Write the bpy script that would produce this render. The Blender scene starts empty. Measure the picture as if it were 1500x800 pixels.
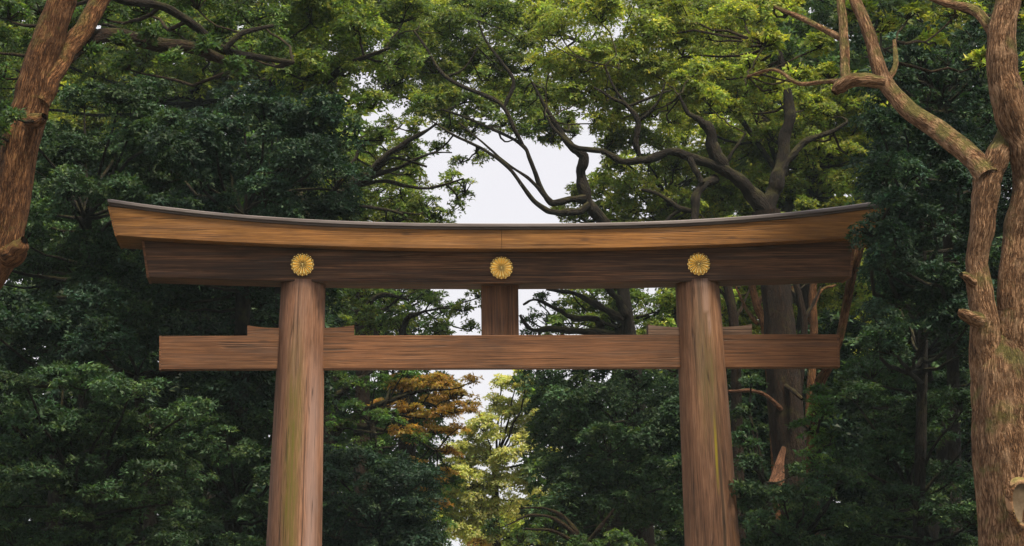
import bpy, math, random
import numpy as np
from mathutils import Matrix, Vector, noise

sc = bpy.context.scene
COL = sc.collection

# ------------------------------------------------------------------ camera
CAM_D, CAM_Z = 58.0, 1.6
FPX = 65.6 * CAM_D                     # focal length in pixels of a 1500 px wide frame
PITCH, YAW, ROLL = 0.15316, -0.0042127, -0.012518
GATE_TURN = 0.072316
cy, sy = math.cos(YAW), math.sin(YAW)
cp, sp = math.cos(PITCH), math.sin(PITCH)
FW = np.array([-sy * cp, cy * cp, sp])
_rt = np.array([cy, sy, 0.0])
_up = np.cross(_rt, FW)
cr, sr = math.cos(ROLL), math.sin(ROLL)
RT = cr * _rt + sr * _up
UP = -sr * _rt + cr * _up
CAMP = np.array([0.0, -CAM_D, CAM_Z])
cam = bpy.data.cameras.new("camera")
cam.sensor_width = 36.0
cam.lens = FPX / 1500.0 * 36.0
cam.clip_start, cam.clip_end = 0.5, 3000.0
camo = bpy.data.objects.new("camera", cam)
COL.objects.link(camo)
camo.matrix_world = Matrix(((RT[0], UP[0], -FW[0], CAMP[0]), (RT[1], UP[1], -FW[1], CAMP[1]),
                            (RT[2], UP[2], -FW[2], CAMP[2]), (0, 0, 0, 1)))
sc.camera = camo

# ------------------------------------------------------------------ sky, sun, exposure
SUN_EL, SUN_AZ = math.radians(64), math.radians(142)     # azimuth clockwise from +Y
world = bpy.data.worlds.new("World")
sc.world = world
world.use_nodes = True
wn, wl = world.node_tree.nodes, world.node_tree.links
wn.clear()
wout = wn.new("ShaderNodeOutputWorld")
sky = wn.new("ShaderNodeTexSky")
sky.sky_type = 'NISHITA'
sky.sun_disc = False
sky.sun_elevation = SUN_EL
sky.sun_rotation = SUN_AZ
sky.air_density, sky.dust_density = 1.0, 2.0
bsky = wn.new("ShaderNodeBackground")
bsky.inputs[1].default_value = 0.07
wl.new(sky.outputs[0], bsky.inputs[0])
bcl = wn.new("ShaderNodeBackground")                      # even pale cloud cover
bcl.inputs[0].default_value = (0.95, 0.925, 0.965, 1)
bcl.inputs[1].default_value = 0.66
tc = wn.new("ShaderNodeTexCoord")
nz = wn.new("ShaderNodeTexNoise")
nz.inputs["Scale"].default_value = 2.2
nz.inputs["Detail"].default_value = 5
wl.new(tc.outputs["Generated"], nz.inputs["Vector"])
mr = wn.new("ShaderNodeMapRange")
mr.inputs[1].default_value, mr.inputs[2].default_value = 0.3, 0.7
mr.inputs[3].default_value, mr.inputs[4].default_value = 0.88, 1.0
wl.new(nz.outputs[0], mr.inputs[0])
wm = wn.new("ShaderNodeMixShader")
wl.new(mr.outputs[0], wm.inputs[0])
wl.new(bsky.outputs[0], wm.inputs[1])
wl.new(bcl.outputs[0], wm.inputs[2])
wl.new(wm.outputs[0], wout.inputs[0])

sun = bpy.data.lights.new("sun", 'SUN')
sun.energy = 5.0
sun.angle = math.radians(9)
sun.color = (1.0, 0.87, 0.66)
suno = bpy.data.objects.new("sun", sun)
COL.objects.link(suno)
sd = Vector((math.sin(SUN_AZ) * math.cos(SUN_EL), math.cos(SUN_AZ) * math.cos(SUN_EL), math.sin(SUN_EL)))
suno.rotation_euler = sd.to_track_quat('Z', 'Y').to_euler()
suno.location = (20, -60, 60)

sc.view_settings.view_transform = 'Standard'
sc.view_settings.look = 'None'
sc.view_settings.exposure = 0.62
sc.view_settings.gamma = 1.0
cy_ = sc.cycles
cy_.max_bounces, cy_.diffuse_bounces, cy_.glossy_bounces, cy_.transmission_bounces = 7, 4, 2, 5
cy_.caustics_reflective = cy_.caustics_refractive = False
cy_.use_denoising = True

# ------------------------------------------------------------------ helpers
R0 = np.random.default_rng(11)
random.seed(5)


def at(px, py, y):
    """World point on the plane Y = y that lies on the line of sight through (px, py) of the photograph."""
    d = FW * FPX + RT * (px - 750.0) + UP * (400.0 - py)
    t = (y - CAMP[1]) / d[1]
    return CAMP + t * d


def ppm(y):
    return FPX / (CAM_D + y + 0.0) / 1.0


def link(name, me, parent=None, loc=None, **props):
    o = bpy.data.objects.new(name, me)
    COL.objects.link(o)
    if parent is not None:
        o.parent = parent
    if loc is not None:
        o.location = loc
    for k, v in props.items():
        o[k] = v
    return o


def empty(name, loc, label, cat, group=None, rz=0.0):
    o = bpy.data.objects.new(name, None)
    COL.objects.link(o)
    o.empty_display_size = 0.3
    o.location = [float(v) for v in loc]
    o.rotation_euler = (0, 0, rz)
    o["label"], o["category"] = label, cat
    if group:
        o["group"] = group
    return o


def mesh_np(name, V, F, mat, uv=None, smooth=False, col=None):
    """V (n,3); F (m,k) with one k; optional per-loop uv and per-face colour."""
    V = np.ascontiguousarray(V, dtype=np.float32)
    F = np.ascontiguousarray(F, dtype=np.int32)
    m, k = F.shape
    me = bpy.data.meshes.new(name)
    me.vertices.add(len(V))
    me.vertices.foreach_set("co", V.ravel())
    me.loops.add(m * k)
    me.loops.foreach_set("vertex_index", F.ravel())
    me.polygons.add(m)
    me.polygons.foreach_set("loop_start", np.arange(0, m * k, k, dtype=np.int32))
    me.polygons.foreach_set("loop_total", np.full(m, k, dtype=np.int32))
    if smooth:
        me.polygons.foreach_set("use_smooth", np.ones(m, dtype=bool))
    if uv is not None:
        l = me.uv_layers.new(name="UVMap")
        l.data.foreach_set("uv", np.ascontiguousarray(uv, dtype=np.float32).ravel())
    if col is not None:
        a = me.attributes.new("tint", 'FLOAT_COLOR', 'FACE')
        c4 = np.ones((m, 4), dtype=np.float32)
        c4[:, :3] = col
        a.data.foreach_set("color", c4.ravel())
    me.materials.append(mat)
    me.update(calc_edges=True)
    return me


def mesh_py(name, V, F, mat, smooth=False):
    me = bpy.data.meshes.new(name)
    me.from_pydata([tuple(map(float, v)) for v in V], [], F)
    me.materials.append(mat)
    if smooth:
        for p in me.polygons:
            p.use_smooth = True
    me.update()
    return me


# ------------------------------------------------------------------ materials
def new_mat(name):
    m = bpy.data.materials.new(name)
    m.use_nodes = True
    nt = m.node_tree
    nt.nodes.clear()
    out = nt.nodes.new("ShaderNodeOutputMaterial")
    return m, nt, nt.nodes, nt.links, out


class N:
    """tiny node-writing helper"""

    def __init__(s, nt):
        s.n, s.l = nt.nodes, nt.links

    def put(s, sock, v):
        if isinstance(v, bpy.types.NodeSocket):
            s.l.new(v, sock)
        elif v is not None:
            sock.default_value = v

    def math(s, op, a, b=None, c=None, clamp=False):
        x = s.n.new("ShaderNodeMath")
        x.operation = op
        x.use_clamp = clamp
        for i, v in enumerate((a, b, c)):
            if v is not None:
                s.put(x.inputs[i], v)
        return x.outputs[0]

    def noise(s, vec, scale, detail=6, rough=0.6, dist=0.0):
        x = s.n.new("ShaderNodeTexNoise")
        s.put(x.inputs["Vector"], vec)
        x.inputs["Scale"].default_value = scale
        x.inputs["Detail"].default_value = detail
        x.inputs["Roughness"].default_value = rough
        x.inputs["Distortion"].default_value = dist
        return x.outputs[0]

    def mapping(s, vec, scale, loc=(0, 0, 0)):
        x = s.n.new("ShaderNodeMapping")
        s.put(x.inputs["Vector"], vec)
        x.inputs["Scale"].default_value = scale
        x.inputs["Location"].default_value = loc
        return x.outputs[0]

    def ramp(s, fac, stops):
        x = s.n.new("ShaderNodeValToRGB")
        s.put(x.inputs[0], fac)
        e = x.color_ramp.elements
        while len(e) < len(stops):
            e.new(0.5)
        for i, (p, c) in enumerate(stops):
            e[i].position = p
            e[i].color = tuple(c) + (1,) if len(c) == 3 else c
        return x.outputs[0]

    def rng(s, v, a, b, c=0.0, d=1.0):
        x = s.n.new("ShaderNodeMapRange")
        s.put(x.inputs[0], v)
        for i, q in enumerate((a, b, c, d)):
            x.inputs[i + 1].default_value = q
        return x.outputs[0]

    def mix(s, fac, a, b, mode='MIX'):
        x = s.n.new("ShaderNodeMix")
        x.data_type = 'RGBA'
        x.blend_type = mode
        s.put(x.inputs[0], fac)
        s.put(x.inputs[6], a if isinstance(a, bpy.types.NodeSocket) else tuple(a) + (1,))
        s.put(x.inputs[7], b if isinstance(b, bpy.types.NodeSocket) else tuple(b) + (1,))
        return x.outputs[2]

    def bump(s, h, strength, dist):
        x = s.n.new("ShaderNodeBump")
        s.put(x.inputs["Height"], h)
        x.inputs["Strength"].default_value = strength
        x.inputs["Distance"].default_value = dist
        return x.outputs[0]

    def bsdf(s, color, rough=0.7, spec=0.3, normal=None, metal=0.0):
        x = s.n.new("ShaderNodeBsdfPrincipled")
        s.put(x.inputs["Base Color"], color if isinstance(color, bpy.types.NodeSocket) else tuple(color) + (1,))
        s.put(x.inputs["Roughness"], rough)
        x.inputs["Specular IOR Level"].default_value = spec
        x.inputs["Metallic"].default_value = metal
        if normal is not None:
            s.l.new(normal, x.inputs["Normal"])
        return x


def wood_mat(name, axis, dark, mid, light, grey=0.25, seed=0.0, stain=None):
    """Weathered cypress: grain runs along `axis` of the object's own space."""
    m, nt, nn, ll, out = new_mat(name)
    h = N(nt)
    tcn = nn.new("ShaderNodeTexCoord").outputs["Object"]
    s3 = {'x': lambda a, b: (a, b, b), 'z': lambda a, b: (b, b, a)}[axis]
    lo = (seed, seed * 1.7, seed * 0.6)
    v1 = h.mapping(tcn, s3(0.26, 8.0), lo)
    v2 = h.mapping(tcn, s3(0.6, 34.0), lo)
    v3 = h.mapping(tcn, s3(0.45, 1.1), lo)
    v4 = h.mapping(tcn, s3(1.5, 85.0), lo)
    g1 = h.noise(v1, 1.0, 8, 0.62, 0.9)
    g2 = h.noise(v2, 1.0, 5, 0.65, 0.3)
    g3 = h.noise(v3, 1.0, 5, 0.6, 0.4)
    g4 = h.noise(v4, 1.0, 3, 0.6)
    a = h.math('ADD', h.math('MULTIPLY', g1, 0.46), h.math('MULTIPLY', g2, 0.54))
    c = h.ramp(a, [(0.34, dark), (0.5, mid), (0.66, light)])
    fine = h.rng(g4, 0.36, 0.58, 0.58, 1.08)
    c = h.mix(1.0, c, _grey3(h, fine), 'MULTIPLY')
    blot = h.rng(g3, 0.33, 0.62, 0.62, 1.12)
    c = h.mix(1.0, c, _grey3(h, blot), 'MULTIPLY')
    # silvering of the outermost fibres
    gf = h.math('MULTIPLY', h.rng(h.noise(h.mapping(tcn, s3(0.3, 5.0), (9, 4, 2)), 1.0, 6, 0.65), 0.52, 0.72), grey, clamp=True)
    c = h.mix(gf, c, (0.30, 0.24, 0.21))
    # long drying cracks, open only here and there
    ck = h.noise(h.mapping(tcn, s3(0.09, 9.0), (seed + 3, 7, 1)), 1.0, 2, 0.5)
    ckm = h.rng(h.noise(h.mapping(tcn, s3(0.5, 2.0), (seed, 1, 5)), 1.0, 2, 0.5), 0.48, 0.54)
    crack = h.math('MULTIPLY', h.rng(h.math('ABSOLUTE', h.math('SUBTRACT', ck, 0.5)), 0.017, 0.005), ckm)
    # knots
    vk = h.n.new("ShaderNodeTexVoronoi")
    h.l.new(h.mapping(tcn, s3(0.62, 2.1), (seed * 2, 3, 4)), vk.inputs["Vector"])
    vk.inputs["Scale"].default_value = 1.0
    knot = h.rng(h.math('ADD', vk.outputs["Distance"], h.math('MULTIPLY', g2, 0.08)), 0.135, 0.075)
    c = h.mix(h.math('MULTIPLY', knot, 0.55), c, (0.03, 0.013, 0.007))
    if stain:
        c = stain(h, tcn, c)
    c = h.mix(h.math('MULTIPLY', crack, 0.6), c, (0.018, 0.010, 0.007))
    hgt = h.math('ADD', h.math('MULTIPLY', g2, 0.6), h.math('SUBTRACT', h.math('MULTIPLY', g4, 0.4), h.math('MULTIPLY', crack, 1.5)))
    b = h.bsdf(c, h.rng(g1, 0.3, 0.7, 0.55, 0.8), 0.3, h.bump(hgt, 0.55, 0.02))
    ll.new(b.outputs[0], out.inputs[0])
    return m


def _grey3(h, v):
    x = h.n.new("ShaderNodeCombineColor")
    for i in range(3):
        h.l.new(v, x.inputs[i])
    return x.outputs[0]


def band(h, x, z, xc, w, z0, z1, zs, wob):
    """soft-edged vertical streak round x = xc between z0 and z1"""
    d = h.math('ABSOLUTE', h.math('SUBTRACT', h.math('ADD', x, wob), xc))
    bx_ = h.rng(d, w, w * 0.35)
    bz = h.math('MULTIPLY', h.rng(z, z0, z0 + zs), h.rng(z, z1, z1 - zs))
    return h.math('MULTIPLY', bx_, bz)


def pillar_stain(kind):
    def f(h, tcn, c):
        sep = h.n.new("ShaderNodeSeparateXYZ")
        h.l.new(tcn, sep.inputs[0])
        x, y, z = sep.outputs
        n = h.noise(h.mapping(tcn, (2.0, 2.0, 0.35)), 1.0, 4, 0.6)
        wob = h.math('MULTIPLY', h.math('SUBTRACT', n, 0.5), 0.22)
        streak = h.math('MULTIPLY', h.rng(h.noise(h.mapping(tcn, (22.0, 22.0, 0.5), (3, 1, 0)), 1.0, 4, 0.6), 0.36, 0.6, 0.45, 1.0), h.rng(h.noise(h.mapping(tcn, (6.0, 6.0, 1.3), (3, 1, 0)), 1.0, 6, 0.75), 0.36, 0.56, 0.55, 1.0))
        nf = h.noise(h.mapping(tcn, (60.0, 60.0, 0.1), (3, 1, 0)), 1.0, 1, 0.5)
        if kind == 'west':
            m1 = h.math('MULTIPLY', band(h, x, z, -0.10, 0.24, 2.0, 9.6, 2.0, wob), streak)
            c = h.mix(h.math('MULTIPLY', m1, 1.0), c, (0.115, 0.098, 0.016))
            m2 = band(h, x, z, 0.33, 0.17, 1.0, 9.0, 1.5, wob)
            c = h.mix(h.math('MULTIPLY', m2, 0.5), c, (0.30, 0.215, 0.20))
            k1 = band(h, x, z, 0.165, 0.014, 2.5, 7.4, 0.6, h.math('MULTIPLY', wob, 0.35))
            c = h.mix(h.math('MULTIPLY', k1, 0.9), c, (0.03, 0.02, 0.016))
        else:
            m1 = h.math('MULTIPLY', band(h, x, z, 0.02, 0.30, 6.2, 10.1, 1.6, wob), streak)
            c = h.mix(h.math('MULTIPLY', m1, 0.85), c, (0.10, 0.08, 0.024))
            m2 = band(h, x, z, 0.12, 0.04, 5.4, 7.4, 0.8, h.math('MULTIPLY', wob, 0.3))
            c = h.mix(h.math('MULTIPLY', m2, 0.95), c, (0.27, 0.215, 0.012))
            k1 = band(h, x, z, 0.20, 0.045, 2.0, 7.0, 1.2, h.math('MULTIPLY', wob, 0.5))
            c = h.mix(h.math('MULTIPLY', k1, 0.8), c, (0.05, 0.034, 0.022))
            m3 = band(h, x, z, 0.10, 0.10, 9.55, 10.6, 0.1, h.math('MULTIPLY', wob, 0.1))
            m4 = band(h, x, z, 0.15, 0.06, 9.0, 9.7, 0.25, h.math('MULTIPLY', wob, 0.1))
            c = h.mix(h.math('MULTIPLY', h.math('MAXIMUM', m3, m4), 0.75), c, (0.28, 0.18, 0.14))
            k2 = band(h, x, z, -0.05, 0.05, 9.3, 10.6, 0.3, h.math('MULTIPLY', wob, 0.2))
            c = h.mix(h.math('MULTIPLY', k2, 0.7), c, (0.07, 0.045, 0.03))
        return c
    return f


M = {}
M['kasagi'] = wood_mat('golden brown cypress', 'x', (0.095, 0.037, 0.009), (0.245, 0.105, 0.024), (0.39, 0.19, 0.055), 0.10, 1.3)
M['shimaki'] = wood_mat('weathered cypress darkened for shade', 'x', (0.030, 0.013, 0.007), (0.085, 0.038, 0.019), (0.29, 0.14, 0.068), 0.12, 5.1)  # weathered brown, with the upper lintel's shade darkened into it
M['nuki'] = wood_mat('red brown cypress', 'x', (0.078, 0.031, 0.013), (0.175, 0.075, 0.032), (0.28, 0.135, 0.063), 0.10, 8.7)
M['strut'] = wood_mat('upright grained cypress', 'z', (0.05, 0.02, 0.010), (0.11, 0.046, 0.02), (0.19, 0.088, 0.042), 0.1, 3.3)
M['wedge'] = wood_mat('silvered cypress', 'x', (0.09, 0.05, 0.032), (0.16, 0.092, 0.06), (0.25, 0.165, 0.12), 0.5, 2.2)
M['pillar_w'] = wood_mat('pinkish cypress trunk with moss streak', 'z', (0.125, 0.058, 0.033), (0.24, 0.118, 0.070), (0.34, 0.19, 0.122), 0.25, 4.4, pillar_stain('west'))
M['pillar_e'] = wood_mat('brown cypress trunk with lichen streak', 'z', (0.11, 0.052, 0.028), (0.215, 0.108, 0.060), (0.315, 0.178, 0.105), 0.2, 7.9, pillar_stain('east'))


def simple_mat(name, c1, c2, scale, rough, spec=0.3, metal=0.0, bump=0.2, dist=0.01, stretch=(1, 1, 1)):
    m, nt, nn, ll, out = new_mat(name)
    h = N(nt)
    v = h.mapping(nn.new("ShaderNodeTexCoord").outputs["Object"], stretch)
    g = h.noise(v, scale, 6, 0.6)
    g2 = h.noise(v, scale * 7, 4, 0.6)
    c = h.mix(h.rng(h.math('ADD', h.math('MULTIPLY', g, 0.7), h.math('MULTIPLY', g2, 0.3)), 0.35, 0.65), c1, c2)
    b = h.bsdf(c, rough, spec, h.bump(g2, bump, dist), metal)
    ll.new(b.outputs[0], out.inputs[0])
    return m


M['roof'] = simple_mat('weathered roof sheet', (0.085, 0.068, 0.066), (0.21, 0.185, 0.185), 1.2, 0.55, 0.4, 0.0, 0.3, 0.01, (0.4, 3, 8))
M['rooflow'] = simple_mat('roof board', (0.05, 0.036, 0.03), (0.11, 0.085, 0.075), 1.2, 0.7, 0.3, 0.0, 0.3, 0.01, (0.4, 3, 8))
M['gold'] = simple_mat('gilded metal', (1.0, 0.78, 0.33), (1.0, 0.72, 0.26), 6.0, 0.18, 0.8, 1.0, 0.08, 0.004)
M['gold_dark'] = simple_mat('dark orange gilding', (0.42, 0.18, 0.035), (0.30, 0.12, 0.022), 8.0, 0.5, 0.5, 0.4, 0.1, 0.004)  # darker orange gold for the plate behind the petals
M['stone'] = simple_mat('granite', (0.26, 0.25, 0.24), (0.38, 0.37, 0.35), 9.0, 0.85, 0.2)
M['gravel'] = simple_mat('pale gravel', (0.24, 0.22, 0.20), (0.40, 0.37, 0.33), 14.0, 0.95, 0.1, 0.0, 0.8, 0.03)
M['ground'] = simple_mat('forest floor', (0.05, 0.035, 0.022), (0.075, 0.07, 0.035), 2.0, 0.95, 0.1, 0.0, 0.8, 0.05)


def bark_mat(name, dark, mid, light, moss=0.4, rough_scale=1.0, moss_col=(0.085, 0.085, 0.02), pale=0.0):
    m, nt, nn, ll, out = new_mat(name)
    h = N(nt)
    uv = nn.new("ShaderNodeTexCoord").outputs["UV"]
    ob = nn.new("ShaderNodeTexCoord").outputs["Object"]
    warp = h.noise(ob, 1.6, 3, 0.5)
    vv = nn.new("ShaderNodeVectorMath")
    vv.operation = 'ADD'
    nt.links.new(h.mapping(uv, (15 * rough_scale, 2.0 * rough_scale, 1)), vv.inputs[0])
    cmb = nn.new("ShaderNodeCombineXYZ")
    nt.links.new(h.math('MULTIPLY', warp, 3.0), cmb.inputs[0])
    nt.links.new(cmb.outputs[0], vv.inputs[1])
    g2 = h.noise(ob, 2.3, 5, 0.6)
    g3 = h.noise(ob, 14.0, 4, 0.6)
    n1 = h.noise(vv.outputs[0], 1.0, 4, 0.6, 0.35)
    n2 = h.noise(h.mapping(vv.outputs[0], (2.3, 2.0, 1), (5, 3, 0)), 1.0, 4, 0.6, 0.3)
    g5 = h.noise(h.mapping(uv, (60 * rough_scale, 9 * rough_scale, 1)), 1.0, 4, 0.65)
    r1 = h.rng(h.math('ABSOLUTE', h.math('SUBTRACT', n1, 0.5)), 0.0, 0.07)
    r2 = h.rng(h.math('ABSOLUTE', h.math('SUBTRACT', n2, 0.5)), 0.0, 0.06)
    ridge = h.math('ADD', h.math('MULTIPLY', r1, 0.6), h.math('MULTIPLY', r2, 0.4))
    t = h.math('ADD', h.math('MULTIPLY', ridge, 0.42), h.math('ADD', h.math('MULTIPLY', g5, 0.40), h.math('MULTIPLY', g2, 0.32)))
    c = h.ramp(t, [(0.34, dark), (0.62, mid), (0.93, light)])
    pl = h.math('MULTIPLY', h.rng(h.noise(h.mapping(ob, (1, 1, 0.6), (4, 9, 2)), 3.2, 7, 0.7), 0.54, 0.68), pale)
    c = h.mix(pl, c, tuple(min(0.6, v * 1.25 + 0.03) for v in light))
    dk = h.rng(h.noise(h.mapping(ob, (1, 1, 0.5), (1, 5, 7)), 1.7, 6, 0.65), 0.54, 0.7)
    c = h.mix(h.math('MULTIPLY', dk, 0.6), c, tuple(0.5 * (p + q) for p, q in zip(dark, mid)))
    gm = nn.new("ShaderNodeNewGeometry")
    sep = nn.new("ShaderNodeSeparateXYZ")
    ll.new(gm.outputs["Normal"], sep.inputs[0])
    mm = h.math('MULTIPLY', h.rng(h.math('ADD', h.math('MULTIPLY', sep.outputs[2], 0.28), g2), 0.56, 0.72), moss, clamp=True)
    mc = h.mix(h.rng(g3, 0.4, 0.6), moss_col, tuple(v * 1.7 for v in moss_col))
    c = h.mix(mm, c, mc)
    hgt = h.math('ADD', ridge, h.math('ADD', h.math('MULTIPLY', g3, 0.5), h.math('MULTIPLY', g5, 0.5)))
    b = h.bsdf(c, 0.85, 0.2, h.bump(hgt, 1.0, 0.06 / rough_scale))
    ll.new(b.outputs[0], out.inputs[0])
    return m


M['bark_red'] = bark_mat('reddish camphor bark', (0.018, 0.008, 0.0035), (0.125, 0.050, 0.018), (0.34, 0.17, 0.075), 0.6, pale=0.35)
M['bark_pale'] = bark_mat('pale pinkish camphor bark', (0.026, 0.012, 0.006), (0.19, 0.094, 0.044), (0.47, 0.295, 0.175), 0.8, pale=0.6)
M['bark_dark'] = bark_mat('brown bark darkened for shade', (0.006, 0.004, 0.003), (0.022, 0.012, 0.0075), (0.05, 0.027, 0.017), 0.25)  # brown bark, darkened to hold the shade on the trunk
M['bark_black'] = bark_mat('bark blackened for shade', (0.006, 0.005, 0.0045), (0.016, 0.012, 0.010), (0.038, 0.027, 0.02), 0.3)  # the black stands in for shade and backlight on limbs
M['bark_stub'] = bark_mat('bare reddish wood', (0.03, 0.013, 0.007), (0.13, 0.058, 0.03), (0.24, 0.12, 0.07), 0.0)
M['cut'] = simple_mat('weathered cut wood', (0.085, 0.058, 0.034), (0.175, 0.130, 0.085), 3.0, 0.8, 0.2, 0, 0.3, 0.01)


def leaf_mat(name, trans=0.5, rough=0.5, spec=0.22, warm=(1.5, 1.42, 0.5)):
    m, nt, nn, ll, out = new_mat(name)
    h = N(nt)
    a = nn.new("ShaderNodeAttribute")
    a.attribute_name = "tint"
    b = h.bsdf(a.outputs["Color"], rough, spec)
    t = nn.new("ShaderNodeBsdfTranslucent")
    ll.new(h.mix(1.0, a.outputs["Color"], warm, 'MULTIPLY'), t.inputs[0])
    mx = nn.new("ShaderNodeMixShader")
    mx.inputs[0].default_value = trans
    ll.new(b.outputs[0], mx.inputs[1])
    ll.new(t.outputs[0], mx.inputs[2])
    ll.new(mx.outputs[0], out.inputs[0])
    return m


M['leaf'] = leaf_mat('broad leaf')
M['leaf_gloss'] = leaf_mat('glossy evergreen leaf', 0.28, 0.55, 0.16, (1.2, 1.3, 0.5))

# ------------------------------------------------------------------ ground
def sheet(name, x0, x1, y0, y1, z, mat, **props):
    return link(name, mesh_py(name, [(x0, y0, z), (x1, y0, z), (x1, y1, z), (x0, y1, z)], [(0, 1, 2, 3)], mat), **props)


sheet('ground', -900, 900, -900, 900, 0.0, M['ground'], kind='structure')
sheet('path', -6.5, 6.5, -140, 220, 0.006, M['gravel'], kind='structure')

# ------------------------------------------------------------------ the gate
gate = empty('torii_gate', (0, 0, 0), 'large wooden shrine gate of brown cypress with three golden chrysanthemum crests', 'gate', rz=GATE_TURN)


def beam(name, xs, zb, zt, y0, y1, mat, bev=0.012, endcut=None, parent=None):
    """A beam along x. zb(x), zt(x): lower and upper edge; endcut(t): x shift at height t in 0..1 on both ends. Chamfered edges."""
    V, F = [], []
    prof = [(0, y0 + bev), (bev, y0), (1 - bev, y0), (1, y0 + bev), (1, y1 - bev), (1 - bev, y1), (bev, y1), (0, y1 - bev)]
    n = len(xs)
    for i, x in enumerate(xs):
        H = zt(x) - zb(x)
        for (t, y) in prof:
            tt = t
            if t == bev:
                tt = bev / H
            elif t == 1 - bev:
                tt = 1 - bev / H
            xx = x
            if endcut and (i == 0 or i == n - 1):
                xx = x + (1 if x > 0 else -1) * endcut(tt) * (1 if abs(x) > 1 else 0)
            V.append((xx, y, zb(x) + H * tt))
    k = len(prof)
    for i in range(n - 1):
        for j in range(k):
            j2 = (j + 1) % k
            F.append((i * k + j, (i + 1) * k + j, (i + 1) * k + j2, i * k + j2))
    F.append(tuple(range(k)))
    F.append(tuple((n - 1) * k + j for j in reversed(range(k))))
    me = mesh_py(name, V, F, mat)
    me.validate()
    import bmesh
    bm = bmesh.new()
    bm.from_mesh(me)
    bmesh.ops.recalc_face_normals(bm, faces=bm.faces)
    bm.to_mesh(me)
    bm.free()
    return link(name, me, parent or gate)


kt = lambda x: 11.40 + 0.54 * (abs(x) / 8.7) ** 2.5          # top of the upper lintel's face
kb = lambda x: 10.965 + 0.30 * (abs(x) / 8.54) ** 2
sb = lambda x: 10.25 + 0.15 * (abs(x) / 7.9) ** 2
cutk = lambda t: 0.17 * t
xl = np.linspace(-8.55, -0.045, 26)
xr = np.linspace(-0.037, 8.55, 26)
beam('upper_lintel', xl, kb, kt, -0.86, 0.86, M['kasagi'], endcut=lambda t: 0.17 * t if True else 0)
beam('upper_lintel', xr, kb, kt, -0.86, 0.86, M['kasagi'], endcut=lambda t: 0.17 * t)
xs = np.linspace(-8.72, 8.72, 52)
beam('roof_board', xs, lambda x: kt(x) + 0.002, lambda x: kt(x) + 0.055, -0.89, 0.89, M['rooflow'], 0.006)
rf = beam('roof_sheet', np.linspace(-8.76, 8.76, 52), lambda x: kt(x) + 0.057, lambda x: kt(x) + 0.125, -0.93, 0.93, M['roof'], 0.008)
beam('ridge_cap', np.linspace(-8.74, 8.74, 52), lambda x: kt(x) + 0.127, lambda x: kt(x) + 0.24, -0.35, 0.35, M['roof'], 0.05)
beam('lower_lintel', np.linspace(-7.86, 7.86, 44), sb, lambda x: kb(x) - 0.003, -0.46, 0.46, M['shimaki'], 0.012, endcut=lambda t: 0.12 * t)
beam('tie_beam', np.linspace(-7.60, 7.60, 24), lambda x: 8.375, lambda x: 9.12, -0.17, 0.17, M['nuki'], 0.01)
# thin capping boards on the ends of the beams
for s in (-1, 1):
    V = []
    for (xo, y, z) in ((0, -0.185, 8.365), (0, 0.185, 8.365), (0, 0.185, 9.13), (0, -0.185, 9.13)):
        V += [(s * (7.602 + xo), y, z), (s * 7.645, y, z)]
    F = [(0, 2, 4, 6), (1, 7, 5, 3), (0, 1, 3, 2), (2, 3, 5, 4), (4, 5, 7, 6), (6, 7, 1, 0)]
    link('end_board', mesh_py('end_board', V, F, M['nuki']), gate)
    zb_, zt_ = sb(7.9) - 0.012, kb(7.9) - 0.006
    V = []
    for (t, y) in ((0, -0.475), (0, 0.475), (1, 0.475), (1, -0.475)):
        z = zb_ + (zt_ - zb_) * t
        V += [(s * (7.862 + 0.12 * t), y, z), (s * (7.915 + 0.12 * t), y, z)]
    link('end_board', mesh_py('end_board', V, F, M['nuki']), gate)
    zb_, zt_ = kb(8.55) - 0.012, kt(8.6) - 0.006
    V = []
    for (t, y) in ((0, -0.872), (0, 0.872), (1, 0.872), (1, -0.872)):
        z = zb_ + (zt_ - zb_) * t
        V += [(s * (8.552 + 0.172 * t), y, z), (s * (8.59 + 0.172 * t), y, z)]
    link('end_board', mesh_py('end_board', V, F, M['kasagi']), gate)
# short strut in the middle
def boxv(x0, x1, y0, y1, z0, z1):
    V = [(x0, y0, z0), (x1, y0, z0), (x1, y1, z0), (x0, y1, z0), (x0, y0, z1), (x1, y0, z1), (x1, y1, z1), (x0, y1, z1)]
    F = [(0, 3, 2, 1), (4, 5, 6, 7), (0, 1, 5, 4), (1, 2, 6, 5), (2, 3, 7, 6), (3, 0, 4, 7)]
    return V, F
V, F = boxv(-0.455, 0.375, -0.11, 0.11, 9.123, 10.30)
link('centre_strut', mesh_py('centre_strut', V, F, M['strut']), gate)
# wedges driven in above the tie beam beside each pillar, hollowed on top
for (xa, xb, mat) in ((-5.70, -4.9, 'nuki'), (-3.32, -4.1, 'nuki'), (3.30, 4.1, 'wedge'), (5.66, 4.9, 'wedge')):
    n = 8
    V, F = [], []
    for i in range(n + 1):
        t = i / n
        x = xa + (xb - xa) * t
        z = 9.355 - 0.06 * (1 - (1 - min(1, t * 1.25)) ** 2)
        xs_ = x + (0.025 * (1 if xa > xb else -1) * 0 if i else 0)
        V += [(xs_, -0.166, 9.123), (xs_, -0.166, z), (xs_, 0.166, z), (xs_, 0.166, 9.123)]
    for i in range(n):
        for j in range(4):
            F.append((i * 4 + j, i * 4 + (j + 1) % 4, i * 4 + 4 + (j + 1) % 4, i * 4 + 4 + j))
    F += [(3, 2, 1, 0), (n * 4, n * 4 + 1, n * 4 + 2, n * 4 + 3)]
    link('wedge', mesh_py('wedge', V, F, M[mat]), gate)
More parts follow.
